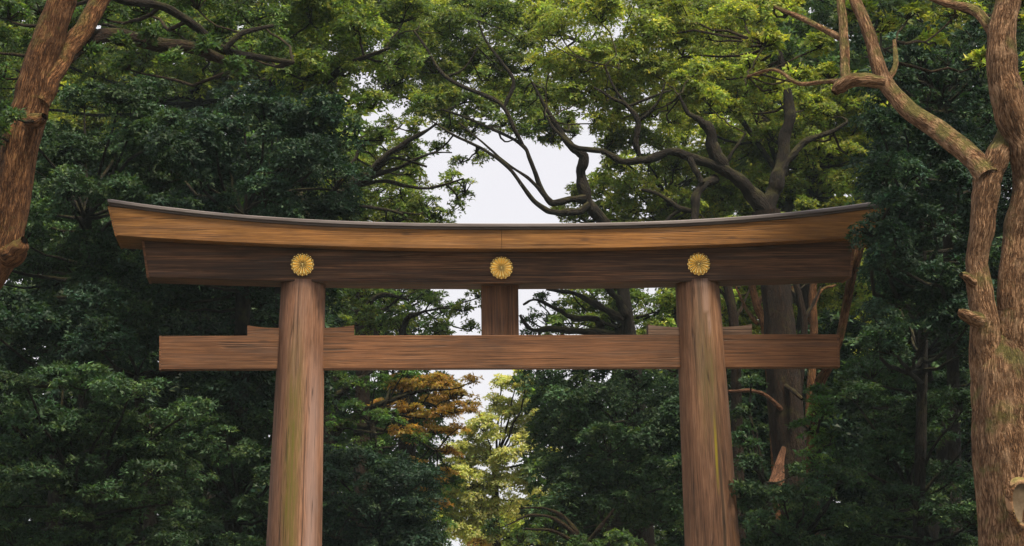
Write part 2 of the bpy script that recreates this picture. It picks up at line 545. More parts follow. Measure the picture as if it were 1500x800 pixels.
# pillars, leaning inwards and tapering
for s, mt in ((-1, 'pillar_w'), (1, 'pillar_e')):
    nseg, nh = 72, 48
    V, F = [], []
    for j in range(nh + 1):
        z = 10.36 * j / nh
        r = 0.70 - 0.205 * (z / 10.36) ** 1.05
        zz = z
        for i in range(nseg):
            a = 2 * math.pi * i / nseg
            w = 1 + 0.012 * noise.noise((math.cos(a) * 1.7 + s * 9, math.sin(a) * 1.7, z * 0.18)) + 0.005 * noise.noise((math.cos(a) * 7, math.sin(a) * 7 + s * 5, z * 0.25))
            V.append((r * w * math.cos(a), r * w * math.sin(a), zz))
    for j in range(nh):
        for i in range(nseg):
            i2 = (i + 1) % nseg
            F.append((j * nseg + i, j * nseg + i2, (j + 1) * nseg + i2, (j + 1) * nseg + i))
    F.append(tuple(nh * nseg + i for i in range(nseg)))
    o = link('pillar', mesh_py('pillar', V, F, M[mt], True), gate, (s * 4.812, 0, 0))
    o.rotation_euler = (0, -s * math.atan2(4.812 - 4.46, 10.3), 0)
    o['label'] = 'round pillar with olive moss streak' if s < 0 else 'round pillar with yellow lichen streak'
    V, F = [], []
    for j, (r, z) in enumerate(((1.25, 0.0), (1.2, 0.12), (1.02, 0.24), (0.80, 0.27))):
        for i in range(40):
            a = 2 * math.pi * i / 40
            V.append((r * math.cos(a), r * math.sin(a), z))
    for j in range(3):
        for i in range(40):
            F.append((j * 40 + i, j * 40 + (i + 1) % 40, j * 40 + 40 + (i + 1) % 40, j * 40 + 40 + i))
    F.append(tuple(120 + i for i in range(40)))
    link('base_stone', mesh_py('base_stone', V, F, M['stone'], True), gate, (s * 4.812, 0, 0))


# golden sixteen-petalled crests
def petal_mesh(r0, r1, half, h, name, mat):
    V, F = [], []
    nr, na = 8, 6
    for i in range(nr + 1):
        t = i / nr
        r = r0 + (r1 - r0) * t
        # round tip
        rk = r0 + (r1 - r0) * min(t, 0.86)
        w = half * rk / r1 * (1.0 if t < 0.86 else math.sqrt(max(0.0, 1 - ((t - 0.86) / 0.14) ** 2))) + 0.001
        for j in range(na + 1):
            u = j / na * 2 - 1
            dome = 1 - abs(u) ** 1.6
            V.append((r, u * w, h * (0.25 + 0.75 * dome) * (1 - 0.45 * max(0, (t - 0.8) / 0.2) ** 2) * (0.55 + 0.45 * t)))
    k = na + 1
    for i in range(nr):
        for j in range(na):
            F.append((i * k + j, (i + 1) * k + j, (i + 1) * k + j + 1, i * k + j + 1))
    return mesh_py(name, V, F, mat, True)


PET = petal_mesh(0.036, 0.262, 0.0495, 0.062, 'petal', M['gold'])
TIP = petal_mesh(0.18, 0.268, 0.030, 0.020, 'petal_tip', M['gold'])
def disc_mesh(name, r, h, mat, dome=0.0, n=48):
    V = [(r * math.cos(2 * math.pi * i / n), r * math.sin(2 * math.pi * i / n), 0) for i in range(n)]
    F = []
    rows = 5
    for j in range(1, rows + 1):
        q = j / rows * math.pi / 2
        for i in range(n):
            a = 2 * math.pi * i / n
            rr = r * (math.cos(q) if dome else 1 - 0.03 * j / rows)
            V.append((rr * math.cos(a), rr * math.sin(a), (math.sin(q) * dome if dome else h * j / rows)))
    for j in range(rows):
        for i in range(n):
            F.append((j * n + i, j * n + (i + 1) % n, j * n + n + (i + 1) % n, j * n + n + i))
    F.append(tuple(rows * n + i for i in range(n)))
    return mesh_py(name, V, F, mat, True)
PLATE = disc_mesh('crest_plate', 0.238, 0.06, M['gold_dark'])
BOSS = disc_mesh('crest_boss', 0.043, 0.02, M['gold'], 0.045, 20)
for (x, z) in ((-4.475, 10.675), (-0.03, 10.60), (4.43, 10.68)):
    c = link('chrysanthemum_crest', PLATE, gate, (x, -0.462, z))
    c.rotation_euler = (math.pi / 2, 0, 0)
    for k in range(16):
        a = 2 * math.pi * (k + 0.5) / 16
        p = link('petal', PET, c, (0, 0, 0.055))
        p.rotation_euler = (0, 0, a)
        p = link('petal_tip', TIP, c, (0, 0, 0.052))
        p.rotation_euler = (0, 0, a + math.pi / 16)
    link('crest_boss', BOSS, c, (0, 0, 0.07))


# ------------------------------------------------------------------ wood of trees
def smooth_path(P, W, sub=6):
    P = np.asarray(P, float)
    W = np.asarray(W, float)
    if len(P) < 3:
        t = np.linspace(0, 1, sub + 1)[:, None]
        return P[0] * (1 - t) + P[1] * t, W[0] * (1 - t[:, 0]) + W[1] * t[:, 0]
    Q = np.vstack([2 * P[0] - P[1], P, 2 * P[-1] - P[-2]])
    out, ow = [], []
    for i in range(len(P) - 1):
        p0, p1, p2, p3 = Q[i], Q[i + 1], Q[i + 2], Q[i + 3]
        for k in range(sub):
            t = k / sub
            out.append(0.5 * (2 * p1 + (p2 - p0) * t + (2 * p0 - 5 * p1 + 4 * p2 - p3) * t * t + (3 * p1 - p0 - 3 * p2 + p3) * t ** 3))
            ow.append(W[i] * (1 - t) + W[i + 1] * t)
    out.append(P[-1])
    ow.append(W[-1])
    return np.array(out), np.array(ow)


def tube(P, Rr, ns, lump=0.0, seed=0.0, cap=True):
    """V, quads, uv per loop for a tube along P; seam away from the camera."""
    P = np.asarray(P, float)
    n = len(P)
    T = np.gradient(P, axis=0)
    T /= np.linalg.norm(T, axis=1)[:, None] + 1e-9
    ref = np.array([0, 1.0, 0.13])
    A = ref - (T @ ref)[:, None] * T
    A /= np.linalg.norm(A, axis=1)[:, None] + 1e-9
    B = np.cross(T, A)
    th = np.arange(ns) * 2 * math.pi / ns
    rad = np.repeat(Rr[:, None], ns, 1)
    if lump > 0:
        L = np.r_[0, np.cumsum(np.linalg.norm(np.diff(P, axis=0), axis=1))]
        for j in range(n):
            for i in range(ns):
                cx, sx = math.cos(th[i]), math.sin(th[i])
                rr = Rr[j]
                f = (0.55 * noise.noise((cx * 1.1 + seed, sx * 1.1, L[j] / (rr * 3.2)))
                     + 0.30 * noise.noise((cx * 2.6 + seed, sx * 2.6 + 7, L[j] / (rr * 2.4)))
                     + 0.16 * abs(noise.noise((cx * 7 + seed, sx * 7, L[j] / (rr * 3.0))))
                     + 0.30 * noise.noise((cx * 5.0 + seed, sx * 5.0 + 3, L[j] / (rr * 1.6))) + 0.22 * noise.noise((cx * 10 + seed, sx * 10, L[j] / (rr * 5.0))))
                rad[j, i] *= 1 + lump * f
    V = P[:, None, :] + rad[:, :, None] * (np.cos(th)[None, :, None] * A[:, None, :] + np.sin(th)[None, :, None] * B[:, None, :])
    V = V.reshape(-1, 3)
    j, i = np.meshgrid(np.arange(n - 1), np.arange(ns), indexing='ij')
    i2 = (i + 1) % ns
    F = np.stack([j * ns + i, j * ns + i2, (j + 1) * ns + i2, (j + 1) * ns + i], -1).reshape(-1, 4)
    L = np.r_[0, np.cumsum(np.linalg.norm(np.diff(P, axis=0), axis=1))]
    circ = 2 * math.pi * float(np.mean(Rr)) / ns
    uv = np.stack([np.stack([i * circ, L[j]], -1), np.stack([(i + 1) * circ, L[j]], -1),
                   np.stack([(i + 1) * circ, L[j + 1]], -1), np.stack([i * circ, L[j + 1]], -1)], 2).reshape(-1, 2)
    return V, F, uv


def join(parts):
    Vs, Fs, Us, o = [], [], [], 0
    for V, F, U in parts:
        Vs.append(V)
        Fs.append(F + o)
        Us.append(U)
        o += len(V)
    return np.vstack(Vs), np.vstack(Fs), np.vstack(Us)


# ------------------------------------------------------------------ foliage
def unit(a):
    return a / (np.linalg.norm(a, axis=-1, keepdims=True) + 1e-9)


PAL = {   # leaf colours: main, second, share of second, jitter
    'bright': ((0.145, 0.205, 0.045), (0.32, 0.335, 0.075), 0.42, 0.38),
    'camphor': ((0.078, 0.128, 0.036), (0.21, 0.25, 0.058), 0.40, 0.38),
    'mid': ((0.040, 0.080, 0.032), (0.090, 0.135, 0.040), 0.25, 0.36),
    'dark': ((0.031, 0.063, 0.031), (0.080, 0.125, 0.046), 0.32, 0.40),  # evergreen colour, darker to stand in for shade on the masses
    'deep': ((0.019, 0.042, 0.027), (0.050, 0.085, 0.038), 0.26, 0.40),  # darker still, paints the shaded hollows of the wood
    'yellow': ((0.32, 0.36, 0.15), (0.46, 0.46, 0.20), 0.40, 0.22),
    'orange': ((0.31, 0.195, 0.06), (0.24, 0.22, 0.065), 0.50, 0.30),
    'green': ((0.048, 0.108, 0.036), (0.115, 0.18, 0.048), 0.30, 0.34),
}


def crown(lobes, pal, L, W, lai, rng, flat=0.7, quad=True, twigs=True, droop=0.35, low=0.5, sub=8):
    """lobes: (centre, rx, ry, rz). Returns leaf arrays and twig tubes."""
    VV, CC, tw = [], [], []
    la = 0.5 * L * W * 0.62
    for (c, rx, ry, rz) in lobes:
        c = np.asarray(c, float)
        K = sub
        d = unit(rng.normal(size=(K * 3, 3)))
        keep = (d[:, 2] > -0.15) | (rng.random(K * 3) < low)
        d = d[keep][:K]
        K = len(d)
        sc_ = c + d * np.array([rx, ry, rz]) * rng.uniform(0.45, 0.72, (K, 1))
        sr_ = rng.uniform(0.36, 0.56, K)
        total = lai * math.pi * rx * rz / la
        m = 42
        ns = max(K, int(total / m))
        ow = rng.integers(0, K, ns)
        e = unit(rng.normal(size=(ns, 3)))
        e[:, 2] = np.where(e[:, 2] < -0.1, np.where(rng.random(ns) < low, e[:, 2], -e[:, 2]), e[:, 2])
        rad = rng.uniform(0.35, 1.0, ns) ** 0.5
        p = sc_[ow] + e * rad[:, None] * sr_[ow][:, None] * np.array([rx, ry, rz])
        out = unit((p - c) / np.array([rx, ry, rz]) * 0.6 + e * 0.6)
        up = np.array([0, 0, 1.0])
        nsn = unit(up * flat + out * (1 - flat) * 1.3 + rng.normal(size=(ns, 3)) * 0.12)
        rs = rng.uniform(0.7, 1.25, ns) * np.clip(0.30 * min(rx, rz) ** 0.5 * (L / 0.13) ** 0.6, 0.18, 0.9)
        t1 = unit(np.cross(nsn, rng.normal(size=(ns, 3))))
        t2 = np.cross(nsn, t1)
        # leaves of every spray
        q = np.sqrt(rng.random((ns, m)))
        ph = rng.random((ns, m)) * 2 * math.pi
        # a few twig directions inside each spray, so that it is not an even disc
        ph = np.round(ph * 5 / (2 * math.pi)) * 2 * math.pi / 5 + rng.normal(size=(ns, m)) * (0.22 + 0.3 * (1 - q))
        rdir = np.cos(ph)[..., None] * t1[:, None] + np.sin(ph)[..., None] * t2[:, None]
        pos = p[:, None] + rdir * (q * rs[:, None])[..., None] + nsn[:, None] * (rng.normal(size=(ns, m)) * 0.13 * rs[:, None])[..., None]
        pos[..., 2] -= droop * q ** 2 * rs[:, None]
        ln = unit(nsn[:, None] * 1.0 + rng.normal(size=(ns, m, 3)) * 0.62)
        ax = unit(rdir * 0.8 + rng.normal(size=(ns, m, 3)) * 0.7)
        ax = unit(ax - (ax * ln).sum(-1, keepdims=True) * ln)
        sd_ = np.cross(ln, ax)
        ls = rng.uniform(0.65, 1.25, (ns, m, 1)) * rng.uniform(0.85, 1.2)
        b0 = pos
        tip = pos + ax * L * ls - ln * (0.12 * L)
        if quad:
            mid = pos + ax * (L * 0.45) * ls + ln * (0.06 * L)
            v = np.stack([b0, mid + sd_ * (W * 0.5) * ls, tip, mid - sd_ * (W * 0.5) * ls], 2)
        else:
            v = np.stack([b0 + sd_ * (W * 0.5) * ls, tip, b0 - sd_ * (W * 0.5) * ls], 2)
        VV.append(v.reshape(-1, v.shape[2], 3))
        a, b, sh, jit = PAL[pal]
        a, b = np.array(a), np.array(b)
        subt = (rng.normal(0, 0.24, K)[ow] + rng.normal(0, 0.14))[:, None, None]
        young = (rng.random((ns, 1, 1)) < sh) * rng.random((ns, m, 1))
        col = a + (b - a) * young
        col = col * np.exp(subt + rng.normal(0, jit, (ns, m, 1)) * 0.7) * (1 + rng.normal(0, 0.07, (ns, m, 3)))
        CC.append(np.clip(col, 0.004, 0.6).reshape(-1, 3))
        if twigs:
            for k in range(K):
                tw.append((c + (0, 0, -0.35 * rz), sc_[k], 0.030 * max(rx, 0.6) ** 0.7, 0.012))
            sel = rng.random(ns) < min(1.0, 16.0 / max(ns, 1) * K * (0.0 if pal in ('deep', 'dark') else 0.14))
            for i in np.nonzero(sel)[0]:
                tw.append((sc_[ow[i]], p[i], 0.012, 0.005))
    return np.concatenate(VV), np.concatenate(CC), tw


LEAFCOUNT = [0, 0]


def leaf_mesh(name, V, C, mat):
    n, k = V.shape[:2]
    LEAFCOUNT[0] += n
    LEAFCOUNT[1] += n * (k - 2)
    return mesh_np(name, V.reshape(-1, 3), np.arange(n * k).reshape(n, k), mat, None, False, C)


def twig_tubes(tw, rng, ns=3):
    parts = []
    for (a, b, r0, r1) in tw:
        a, b = np.asarray(a), np.asarray(b)
        d = np.linalg.norm(b - a)
        if d < 0.05:
            continue
        mid = (a + b) / 2 + rng.normal(size=3) * 0.10 * d + np.array([0, 0, -0.05 * d])
        t = np.linspace(0, 1, 4)[:, None]
        P = (1 - t) ** 2 * a + 2 * t * (1 - t) * mid + t * t * b
        parts.append(tube(P, np.linspace(r0, r1, 4), ns))
    return parts


TREES = []


def tree(name, label, y, lobes, pal='mid', bark='bark_dark', trunk=None, limbs=(), group=None, L=0.13, W=0.07, lai=2.6,
         flat=0.7, quad=False, seed=1, thick=1.0, low=0.5, cat='tree', lump=0.16, trunk_sides=20, limb_sides=12, leafm='leaf', vz=0.8, twigs=True,
         sub=8, droop=0.35, bend=0.10, branchr=0.055, limb_bark=None, gnarl=1.0, limb_scale=1.0):
    """trunk / limbs: lists of (px, py, dy, width_px); lobes: (px, py, r_px[, dy]). y: distance behind the gate."""
    rng = np.random.default_rng(seed)
    LB = []
    for lb in lobes:
        px, py, r = lb[:3]
        dy = lb[3] if len(lb) > 3 else rng.uniform(-1.2, 1.2)
        yy = y + dy
        s = ppm(yy)
        LB.append((at(px, py, yy), r / s * rng.uniform(0.95, 1.1), r / s * thick, r / s * vz * rng.uniform(0.9, 1.1)))
    nodes = []
    # trunk
    if trunk is None:
        c = np.mean([l[0] for l in LB], axis=0)
        zt = np.percentile([l[0][2] for l in LB], 45)
        base = np.array([c[0] + rng.normal() * 0.4, c[1] + 0.6, 0.0])
        top = np.array([c[0], c[1] + 0.4, max(zt, 1.0)])
        r = 0.013 * max(l[0][2] + l[3] for l in LB) + 0.05
        P = [base, base + (top - base) * 0.35 + rng.normal(size=3) * (0.2, 0.2, 0), base + (top - base) * 0.7 + rng.normal(size=3) * (0.25, 0.2, 0), top]
        Wd = [r * 1.25, r, r * 0.8, r * 0.55]
    else:
        P = [at(px, py, y + dy) for (px, py, dy, w) in trunk]
        Wd = [w / ppm(y + dy) / 2 for (px, py, dy, w) in trunk]
        if P[0][2] > 0.3:
            g = P[0].copy()
            dirn = (P[0] - P[1])
            g[:2] += np.clip(dirn[:2], -0.6, 0.6)
            g[2] = 0.0
            mid = P[0] * 0.45 + g * 0.55
            P = [g, mid] + P
            Wd = [Wd[0] * 1.55, Wd[0] * 1.12] + Wd
    base = np.array([P[0][0], P[0][1], 0.0])
    root = empty(name, base, label, cat, group)
    TREES.append(root)
    bm_ = M[bark]
    Pp, Ww = smooth_path(P, Wd, 10 if lump else 5)
    nodes += [(p, w) for p, w in zip(Pp, Ww)]
    V, F, U = tube(Pp - base, Ww, trunk_sides, lump, seed * 3.1)
    link('trunk', mesh_np('trunk', V, F, bm_, U, True), root)
    for k, lm in enumerate(limbs):
        P = [at(px, py, y + dy) for (px, py, dy, w) in lm]
        Wd = [w / ppm(y + dy) / 2 for (px, py, dy, w) in lm]
        Pp, Ww = smooth_path(P, Wd, 8)
        # gnarl
        kk = np.arange(len(Pp))
        wob = sum(a_ * np.stack([np.sin(kk * rng.uniform(f_ * .8, f_ * 1.3) + rng.uniform(0, 6)) for _ in range(3)], 1) for a_, f_ in ((0.30, 0.22), (0.16, 0.55), (0.07, 1.1))) * Ww[:, None] * gnarl
        Ww = Ww * (1 + gnarl * (0.10 * np.sin(kk * 0.5 + rng.uniform(0, 6)) + 0.10 * np.sin(kk * 0.83 + rng.uniform(0, 6)))) * limb_scale
        Pp = Pp + wob * np.minimum(1, kk / 6.0)[:, None]
        nodes += [(p, w) for p, w in zip(Pp[len(Pp) // 4:], Ww[len(Pp) // 4:])]
        V, F, U = tube(Pp - base, Ww, limb_sides, lump * 0.8, seed + k * 1.7)
        link('limb', mesh_np('limb', V, F, M[(limb_bark or {}).get(k, bark)], U, True), root)
    LV, LC, tw = crown(LB, pal, L, W, lai, rng, flat, quad, twigs, droop, low, sub)
    link('crown', leaf_mesh('crown', LV - base, LC, M[leafm]), root, kind='stuff')
    # branches carrying the lobes
    NP = np.array([n[0] for n in nodes])
    NW = np.array([n[1] for n in nodes])
    br = []
    for (c, rx, ry, rz) in LB:
        c = np.asarray(c) + (0, 0, -0.35 * rz)
        d = np.linalg.norm(NP - c, axis=1) + np.maximum(0, NP[:, 2] - c[2]) * 0.8
        i = int(np.argmin(d))
        dist = np.linalg.norm(NP[i] - c)
        r0 = min(NW[i] * 0.7, branchr * (0.5 + 0.25 * dist ** 0.7))
        a = NP[i]
        n_ = 7
        t = np.linspace(0, 1, n_)[:, None]
        mid = (a + c) / 2 + np.array([0, 0, -0.06 * dist]) + rng.normal(size=3) * bend * dist
        Pq = (1 - t) ** 2 * a + 2 * t * (1 - t) * mid + t * t * c + rng.normal(size=(n_, 3)) * 0.015 * dist * np.sin(t * math.pi)
        br.append(tube(Pq - base, np.linspace(r0, max(0.02, r0 * 0.4), n_), 5))
    br += [(V, F, U) for (V, F, U) in twig_tubes([(a - base, b - base, r0, r1) for a, b, r0, r1 in tw], rng)]
    if br:
        V, F, U = join(br)
        link('branches', mesh_np('branches', V, F, M['bark_dark'] if bark in ('bark_red', 'bark_pale') else bm_, U, True), root, kind='stuff')
    return root


def fill(x0, y0, x1, y1, r, seed, dy=(-1, 1), step=1.15, cut=None, skip=0.0):
    rng = np.random.default_rng(seed)
    out = []
    ny = max(1, round((y1 - y0) / (r * step * 0.85)))
    nx = max(1, round((x1 - x0) / (r * step)))
    for j in range(ny):
        for i in range(nx):
            px = x0 + (i + 0.5 + (0.25 if j % 2 else -0.25)) * (x1 - x0) / nx + rng.normal() * r * 0.2
            py = y0 + (j + 0.5) * (y1 - y0) / ny + rng.normal() * r * 0.2
            rr = r * rng.uniform(0.8, 1.2)
            d = rng.uniform(*dy)
            if cut and cut(px, py):
                continue
            if rng.random() < skip:
                continue
            out.append((px, py, rr, d))
    return out


#TREES_BEGIN
# ================================================================== trees beside the gate
# old camphor whose trunk leaves the picture at its edge
tree('camphor_tree', 'old tree with sunlit reddish trunk leaning out over the long dark limb', -8,
     [(12, 20, 34, 1), (6, 110, 26, 1), (-5, 190, 30, -.8), (18, 168, 14, -1.2), (-20, 60, 40, 1), (52, 60, 16, 1.2),
      (150, 15, 44, 4), (215, 5, 50, 5), (290, 0, 55, 6), (365, 20, 55, 6.5), (395, 75, 40, 6), (190, 95, 30, 6), (-30, 260, 40, 1),
      (320, 50, 35, 7), (260, 40, 40, 7), (60, 10, 40, 3), (180, 62, 15, .8), (255, 80, 14, 1.4), (300, 62, 15, 1.8), (225, 46, 13, 1.0), (345, 90, 16, 2.4), (140, 75, 12, .6)],
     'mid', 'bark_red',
     trunk=[(-130, 800, 0, 95), (-120, 600, 0, 84), (-88, 480, 0, 76), (-40, 420, 0, 68), (-4, 375, 0, 60), (12, 330, 0, 52), (22, 270, 0, 54), (30, 210, 0, 56),
            (44, 160, 0, 56), (54, 110, 0, 50), (68, 65, 0, 48), (86, 15, 0, 44), (104, -40, 0, 38)],
     limbs=[[(58, 150, -.1, 34), (76, 118, 0, 30), (96, 78, .3, 30), (122, 40, .5, 30), (152, -5, .8, 28), (170, -40, 1, 24)],
            [(96, 84, .3, 26), (130, 58, .8, 22), (175, 52, 1.2, 20), (225, 64, 1.6, 22), (275, 68, 2, 19), (315, 84, 2.4, 15), (350, 100, 3, 9)],
            [(140, -20, .8, 16), (180, 0, 1.2, 13), (240, 10, 1.8, 12), (285, 38, 2.2, 13), (325, 72, 2.6, 13), (370, 82, 3, 10), (430, 92, 3.5, 7)],
            [(330, 72, 2.6, 9), (345, 56, 2.6, 9), (362, 46, 2.7, 8), (400, 38, 3, 5)],
            [(-2, 378, 0, 40), (18, 372, -.3, 36), (30, 362, -.5, 26), (36, 352, -.6, 12)],
            [(40, 178, -.2, 26), (56, 176, -.4, 22), (66, 170, -.5, 12)]],
     L=0.108, W=0.059, lai=2.2, gnarl=0.3, seed=21, lump=0.14, trunk_sides=56, limb_sides=28, limb_bark={1: 'bark_dark', 2: 'bark_black', 3: 'bark_black'}, group='trees around the gate')  # shade on the long limbs is painted by darker bark

# old camphor on the other side, forked, with a sawn-off scar
tree_b = tree('camphor_tree', 'old forked tree with pale rough bark and a sawn limb scar', -12,
     [(1250, 10, 34, 5), (1150, 15, 40, 5), (1200, 60, 36, 5.5), (1160, 105, 32, 5), (1215, 110, 22, 5), (1120, 60, 34, 6), (1330, 20, 30, 5),
      (1400, 10, 40, 4), (1370, 60, 26, 5), (1440, 90, 26, 3), (1490, 20, 40, 3), (1520, 100, 40, 2), (1130, 125, 26, 6), (1290, 40, 30, 6), (1100, 95, 26, 6), (1300, -90, 80, 5), (1400, -130, 90, 5), (1500, -110, 90, 4), (1350, -230, 90, 6), (1460, -260, 90, 5), (1250, -180, 80, 6), (1480, -300, 110, 8), (1400, -300, 100, 8.5), (1540, -250, 100, 8), (1400, -200, 80, 8.5), (1330, -300, 90, 8.5)],  # lobes above the frame are added to shade the lintel's end
     'bright', 'bark_pale',
     trunk=[(1505, 820, 0, 140), (1496, 740, 0, 130), (1484, 660, 0, 118), (1474, 590, 0, 100), (1470, 545, 0, 84), (1466, 505, .1, 52), (1464, 475, .2, 14)],
     limbs=[[(1455, 600, 0, 66), (1448, 550, 0, 56), (1442, 490, -.1, 48), (1437, 430, -.1, 40), (1432, 385, 0, 36), (1437, 335, 0, 40), (1444, 290, 0, 44),
             (1450, 255, 0, 44), (1462, 225, .1, 38), (1476, 200, .4, 36), (1488, 180, .6, 30)],
            [(1482, 620, 0, 76), (1482, 545, .1, 66), (1484, 480, .1, 60), (1486, 430, .1, 54), (1490, 370, .2, 48), (1498, 310, .2, 48), (1506, 260, .2, 54),
             (1498, 205, .1, 58), (1482, 155, 0, 58), (1468, 105, 0, 52), (1466, 60, 0, 46), (1476, 10, .1, 42), (1484, -40, .2, 38)],
            [(1448, 262, -.1, 40), (1426, 232, .2, 36), (1384, 198, .8, 34), (1338, 166, 1.4, 30), (1304, 132, 1.8, 27), (1287, 100, 2, 24),
             (1276, 55, 2.2, 21), (1256, 8, 2.5, 19), (1240, -30, 2.8, 16)],
            [(1296, 122, 1.8, 20), (1270, 117, 1.8, 22), (1248, 118, 1.9, 24), (1230, 128, 2, 22), (1222, 136, 2, 12)],
            [(1240, 122, 1.9, 17), (1238, 98, 2.1, 16), (1236, 55, 2.4, 15), (1232, 5, 2.7, 14), (1228, -30, 3, 12)],
            [(1236, 58, 2.4, 12), (1205, 42, 2.8, 10), (1170, 25, 3.2, 9), (1135, 10, 3.6, 6)],
            [(1236, 118, 2, 9), (1205, 120, 2.6, 7), (1170, 122, 3, 7), (1135, 102, 3.4, 6), (1095, 112, 4, 4)],
            [(1466, 66, .3, 22), (1448, 38, .6, 18), (1425, 14, 1, 16), (1385, 4, 1.6, 13), (1350, -10, 2, 10)],
            [(1434, 470, -.3, 26), (1418, 464, -.5, 20), (1408, 458, -.6, 15), (1403, 456, -.6, 7)],
            [(1426, 415, -.2, 20), (1414, 405, -.4, 13), (1408, 402, -.5, 7)],
            [(1300, 118, 2, 11), (1312, 95, 2.4, 9), (1310, 60, 3, 6)]],
     L=0.110, W=0.061, lai=1.9, gnarl=0.2, limb_scale=0.93, seed=22, lump=0.10, trunk_sides=72, limb_sides=40, group='trees around the gate')
# the scar: an oval of bare wood with a swollen lip, facing the path
p = at(1487, 742, -12) ; s_ = 1 / ppm(-12)
V, F = [], []
n = 36
for j, (k, h) in enumerate(((1.6, -0.32), (1.42, -0.02), (1.2, 0.055), (1.06, 0.04), (0.98, 0.015), (0.5, 0.01))):
    for i in range(n):
        a = 2 * math.pi * i / n
        w = 1 + 0.05 * math.sin(3 * a + 1)
        V.append((17 * s_ * k * w * math.cos(a) - 2 * s_ * math.sin(a), -h, 27 * s_ * k * w * math.sin(a)))
for j in range(5):
    for i in range(n):
        F.append((j * n + i, j * n + (i + 1) % n, j * n + n + (i + 1) % n, j * n + n + i))
F.append(tuple(5 * n + i for i in range(n)))
me = mesh_py('sawn_scar', V, F, M['cut'], True)
me.materials.append(M['bark_pale'])
for q in me.polygons:
    if q.index < 3 * n:
        q.material_index = 1
loc = p - np.array(tree_b.location) + np.array([0.0, -130 * s_ / 2 * 1.01, 0.0])
o = link('sawn_scar', me, tree_b, [float(v) for v in loc])
o.rotation_euler = (0.05, 0.03, 0.10)

# ------------------------------------------------------------------ dark evergreens beside the gate
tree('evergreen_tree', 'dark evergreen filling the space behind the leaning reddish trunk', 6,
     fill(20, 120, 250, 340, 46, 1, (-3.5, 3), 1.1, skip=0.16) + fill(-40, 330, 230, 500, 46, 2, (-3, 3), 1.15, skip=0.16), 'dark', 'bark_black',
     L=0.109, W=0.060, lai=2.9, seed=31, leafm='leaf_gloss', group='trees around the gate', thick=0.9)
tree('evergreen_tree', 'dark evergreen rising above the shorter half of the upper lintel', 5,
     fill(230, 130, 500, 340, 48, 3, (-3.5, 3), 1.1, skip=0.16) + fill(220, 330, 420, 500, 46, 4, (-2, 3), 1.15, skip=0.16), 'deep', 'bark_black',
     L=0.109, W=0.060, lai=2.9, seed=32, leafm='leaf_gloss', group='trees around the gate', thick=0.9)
tree('leafy_tree', 'yellowish green canopy above the gate beside the hanging leaf tuft', 6,
     [(455, 15, 62), (525, 30, 58), (575, 85, 46), (505, 100, 52), (440, 105, 46), (400, 60, 50), (545, 150, 36), (470, 160, 40), (590, 20, 50), (415, 145, 34), (560, 200, 22)],
     'camphor', 'bark_black', trunk=[(430, 600, 1, 50), (425, 450, 1, 42), (415, 300, 1, 34), (420, 200, 1, 28), (440, 120, 1, 20)],
     limbs=[[(425, 190, 1, 16), (470, 130, 0, 12), (520, 90, -.5, 8), (570, 70, -1, 5)], [(420, 230, 1, 12), (400, 130, 0, 9), (395, 60, 0, 6)]],
     L=0.110, W=0.061, lai=3.1, seed=33, group='trees around the gate')
tree('evergreen_shrub', 'tiered dark shrub with drooping sprays under the tie beam end', -3,
     fill(-30, 540, 290, 860, 50, 5, (-1.5, 1.5), 1.1, lambda x, y: y < 520 + max(0, x - 150) * 0.45), 'dark', 'bark_black', L=0.101, W=0.051, lai=2.8,
     seed=34, leafm='leaf_gloss', flat=0.85, vz=0.5, thick=0.9, group='shrubs below the trees', cat='shrub', droop=0.5)
tree('evergreen_shrub', 'dark rounded shrub beside the streaked mossy pillar', 4,
     fill(255, 600, 430, 860, 44, 6, (-1, 1), 1.1), 'dark', 'bark_black', L=0.108, W=0.059, lai=2.8, seed=35, leafm='leaf_gloss', flat=0.75, vz=0.6,
     group='shrubs below the trees', cat='shrub')
tree('evergreen_tree', 'bluish dark tree in the shade behind the tiered shrub', 3,
     fill(-40, 440, 170, 560, 44, 7, (-1, 1), 1.1, skip=0.16) + fill(150, 490, 420, 640, 46, 8, (2, 4), 1.1), 'deep', 'bark_black', L=0.109, W=0.060, lai=2.7, seed=36,
     leafm='leaf_gloss', group='trees around the gate')

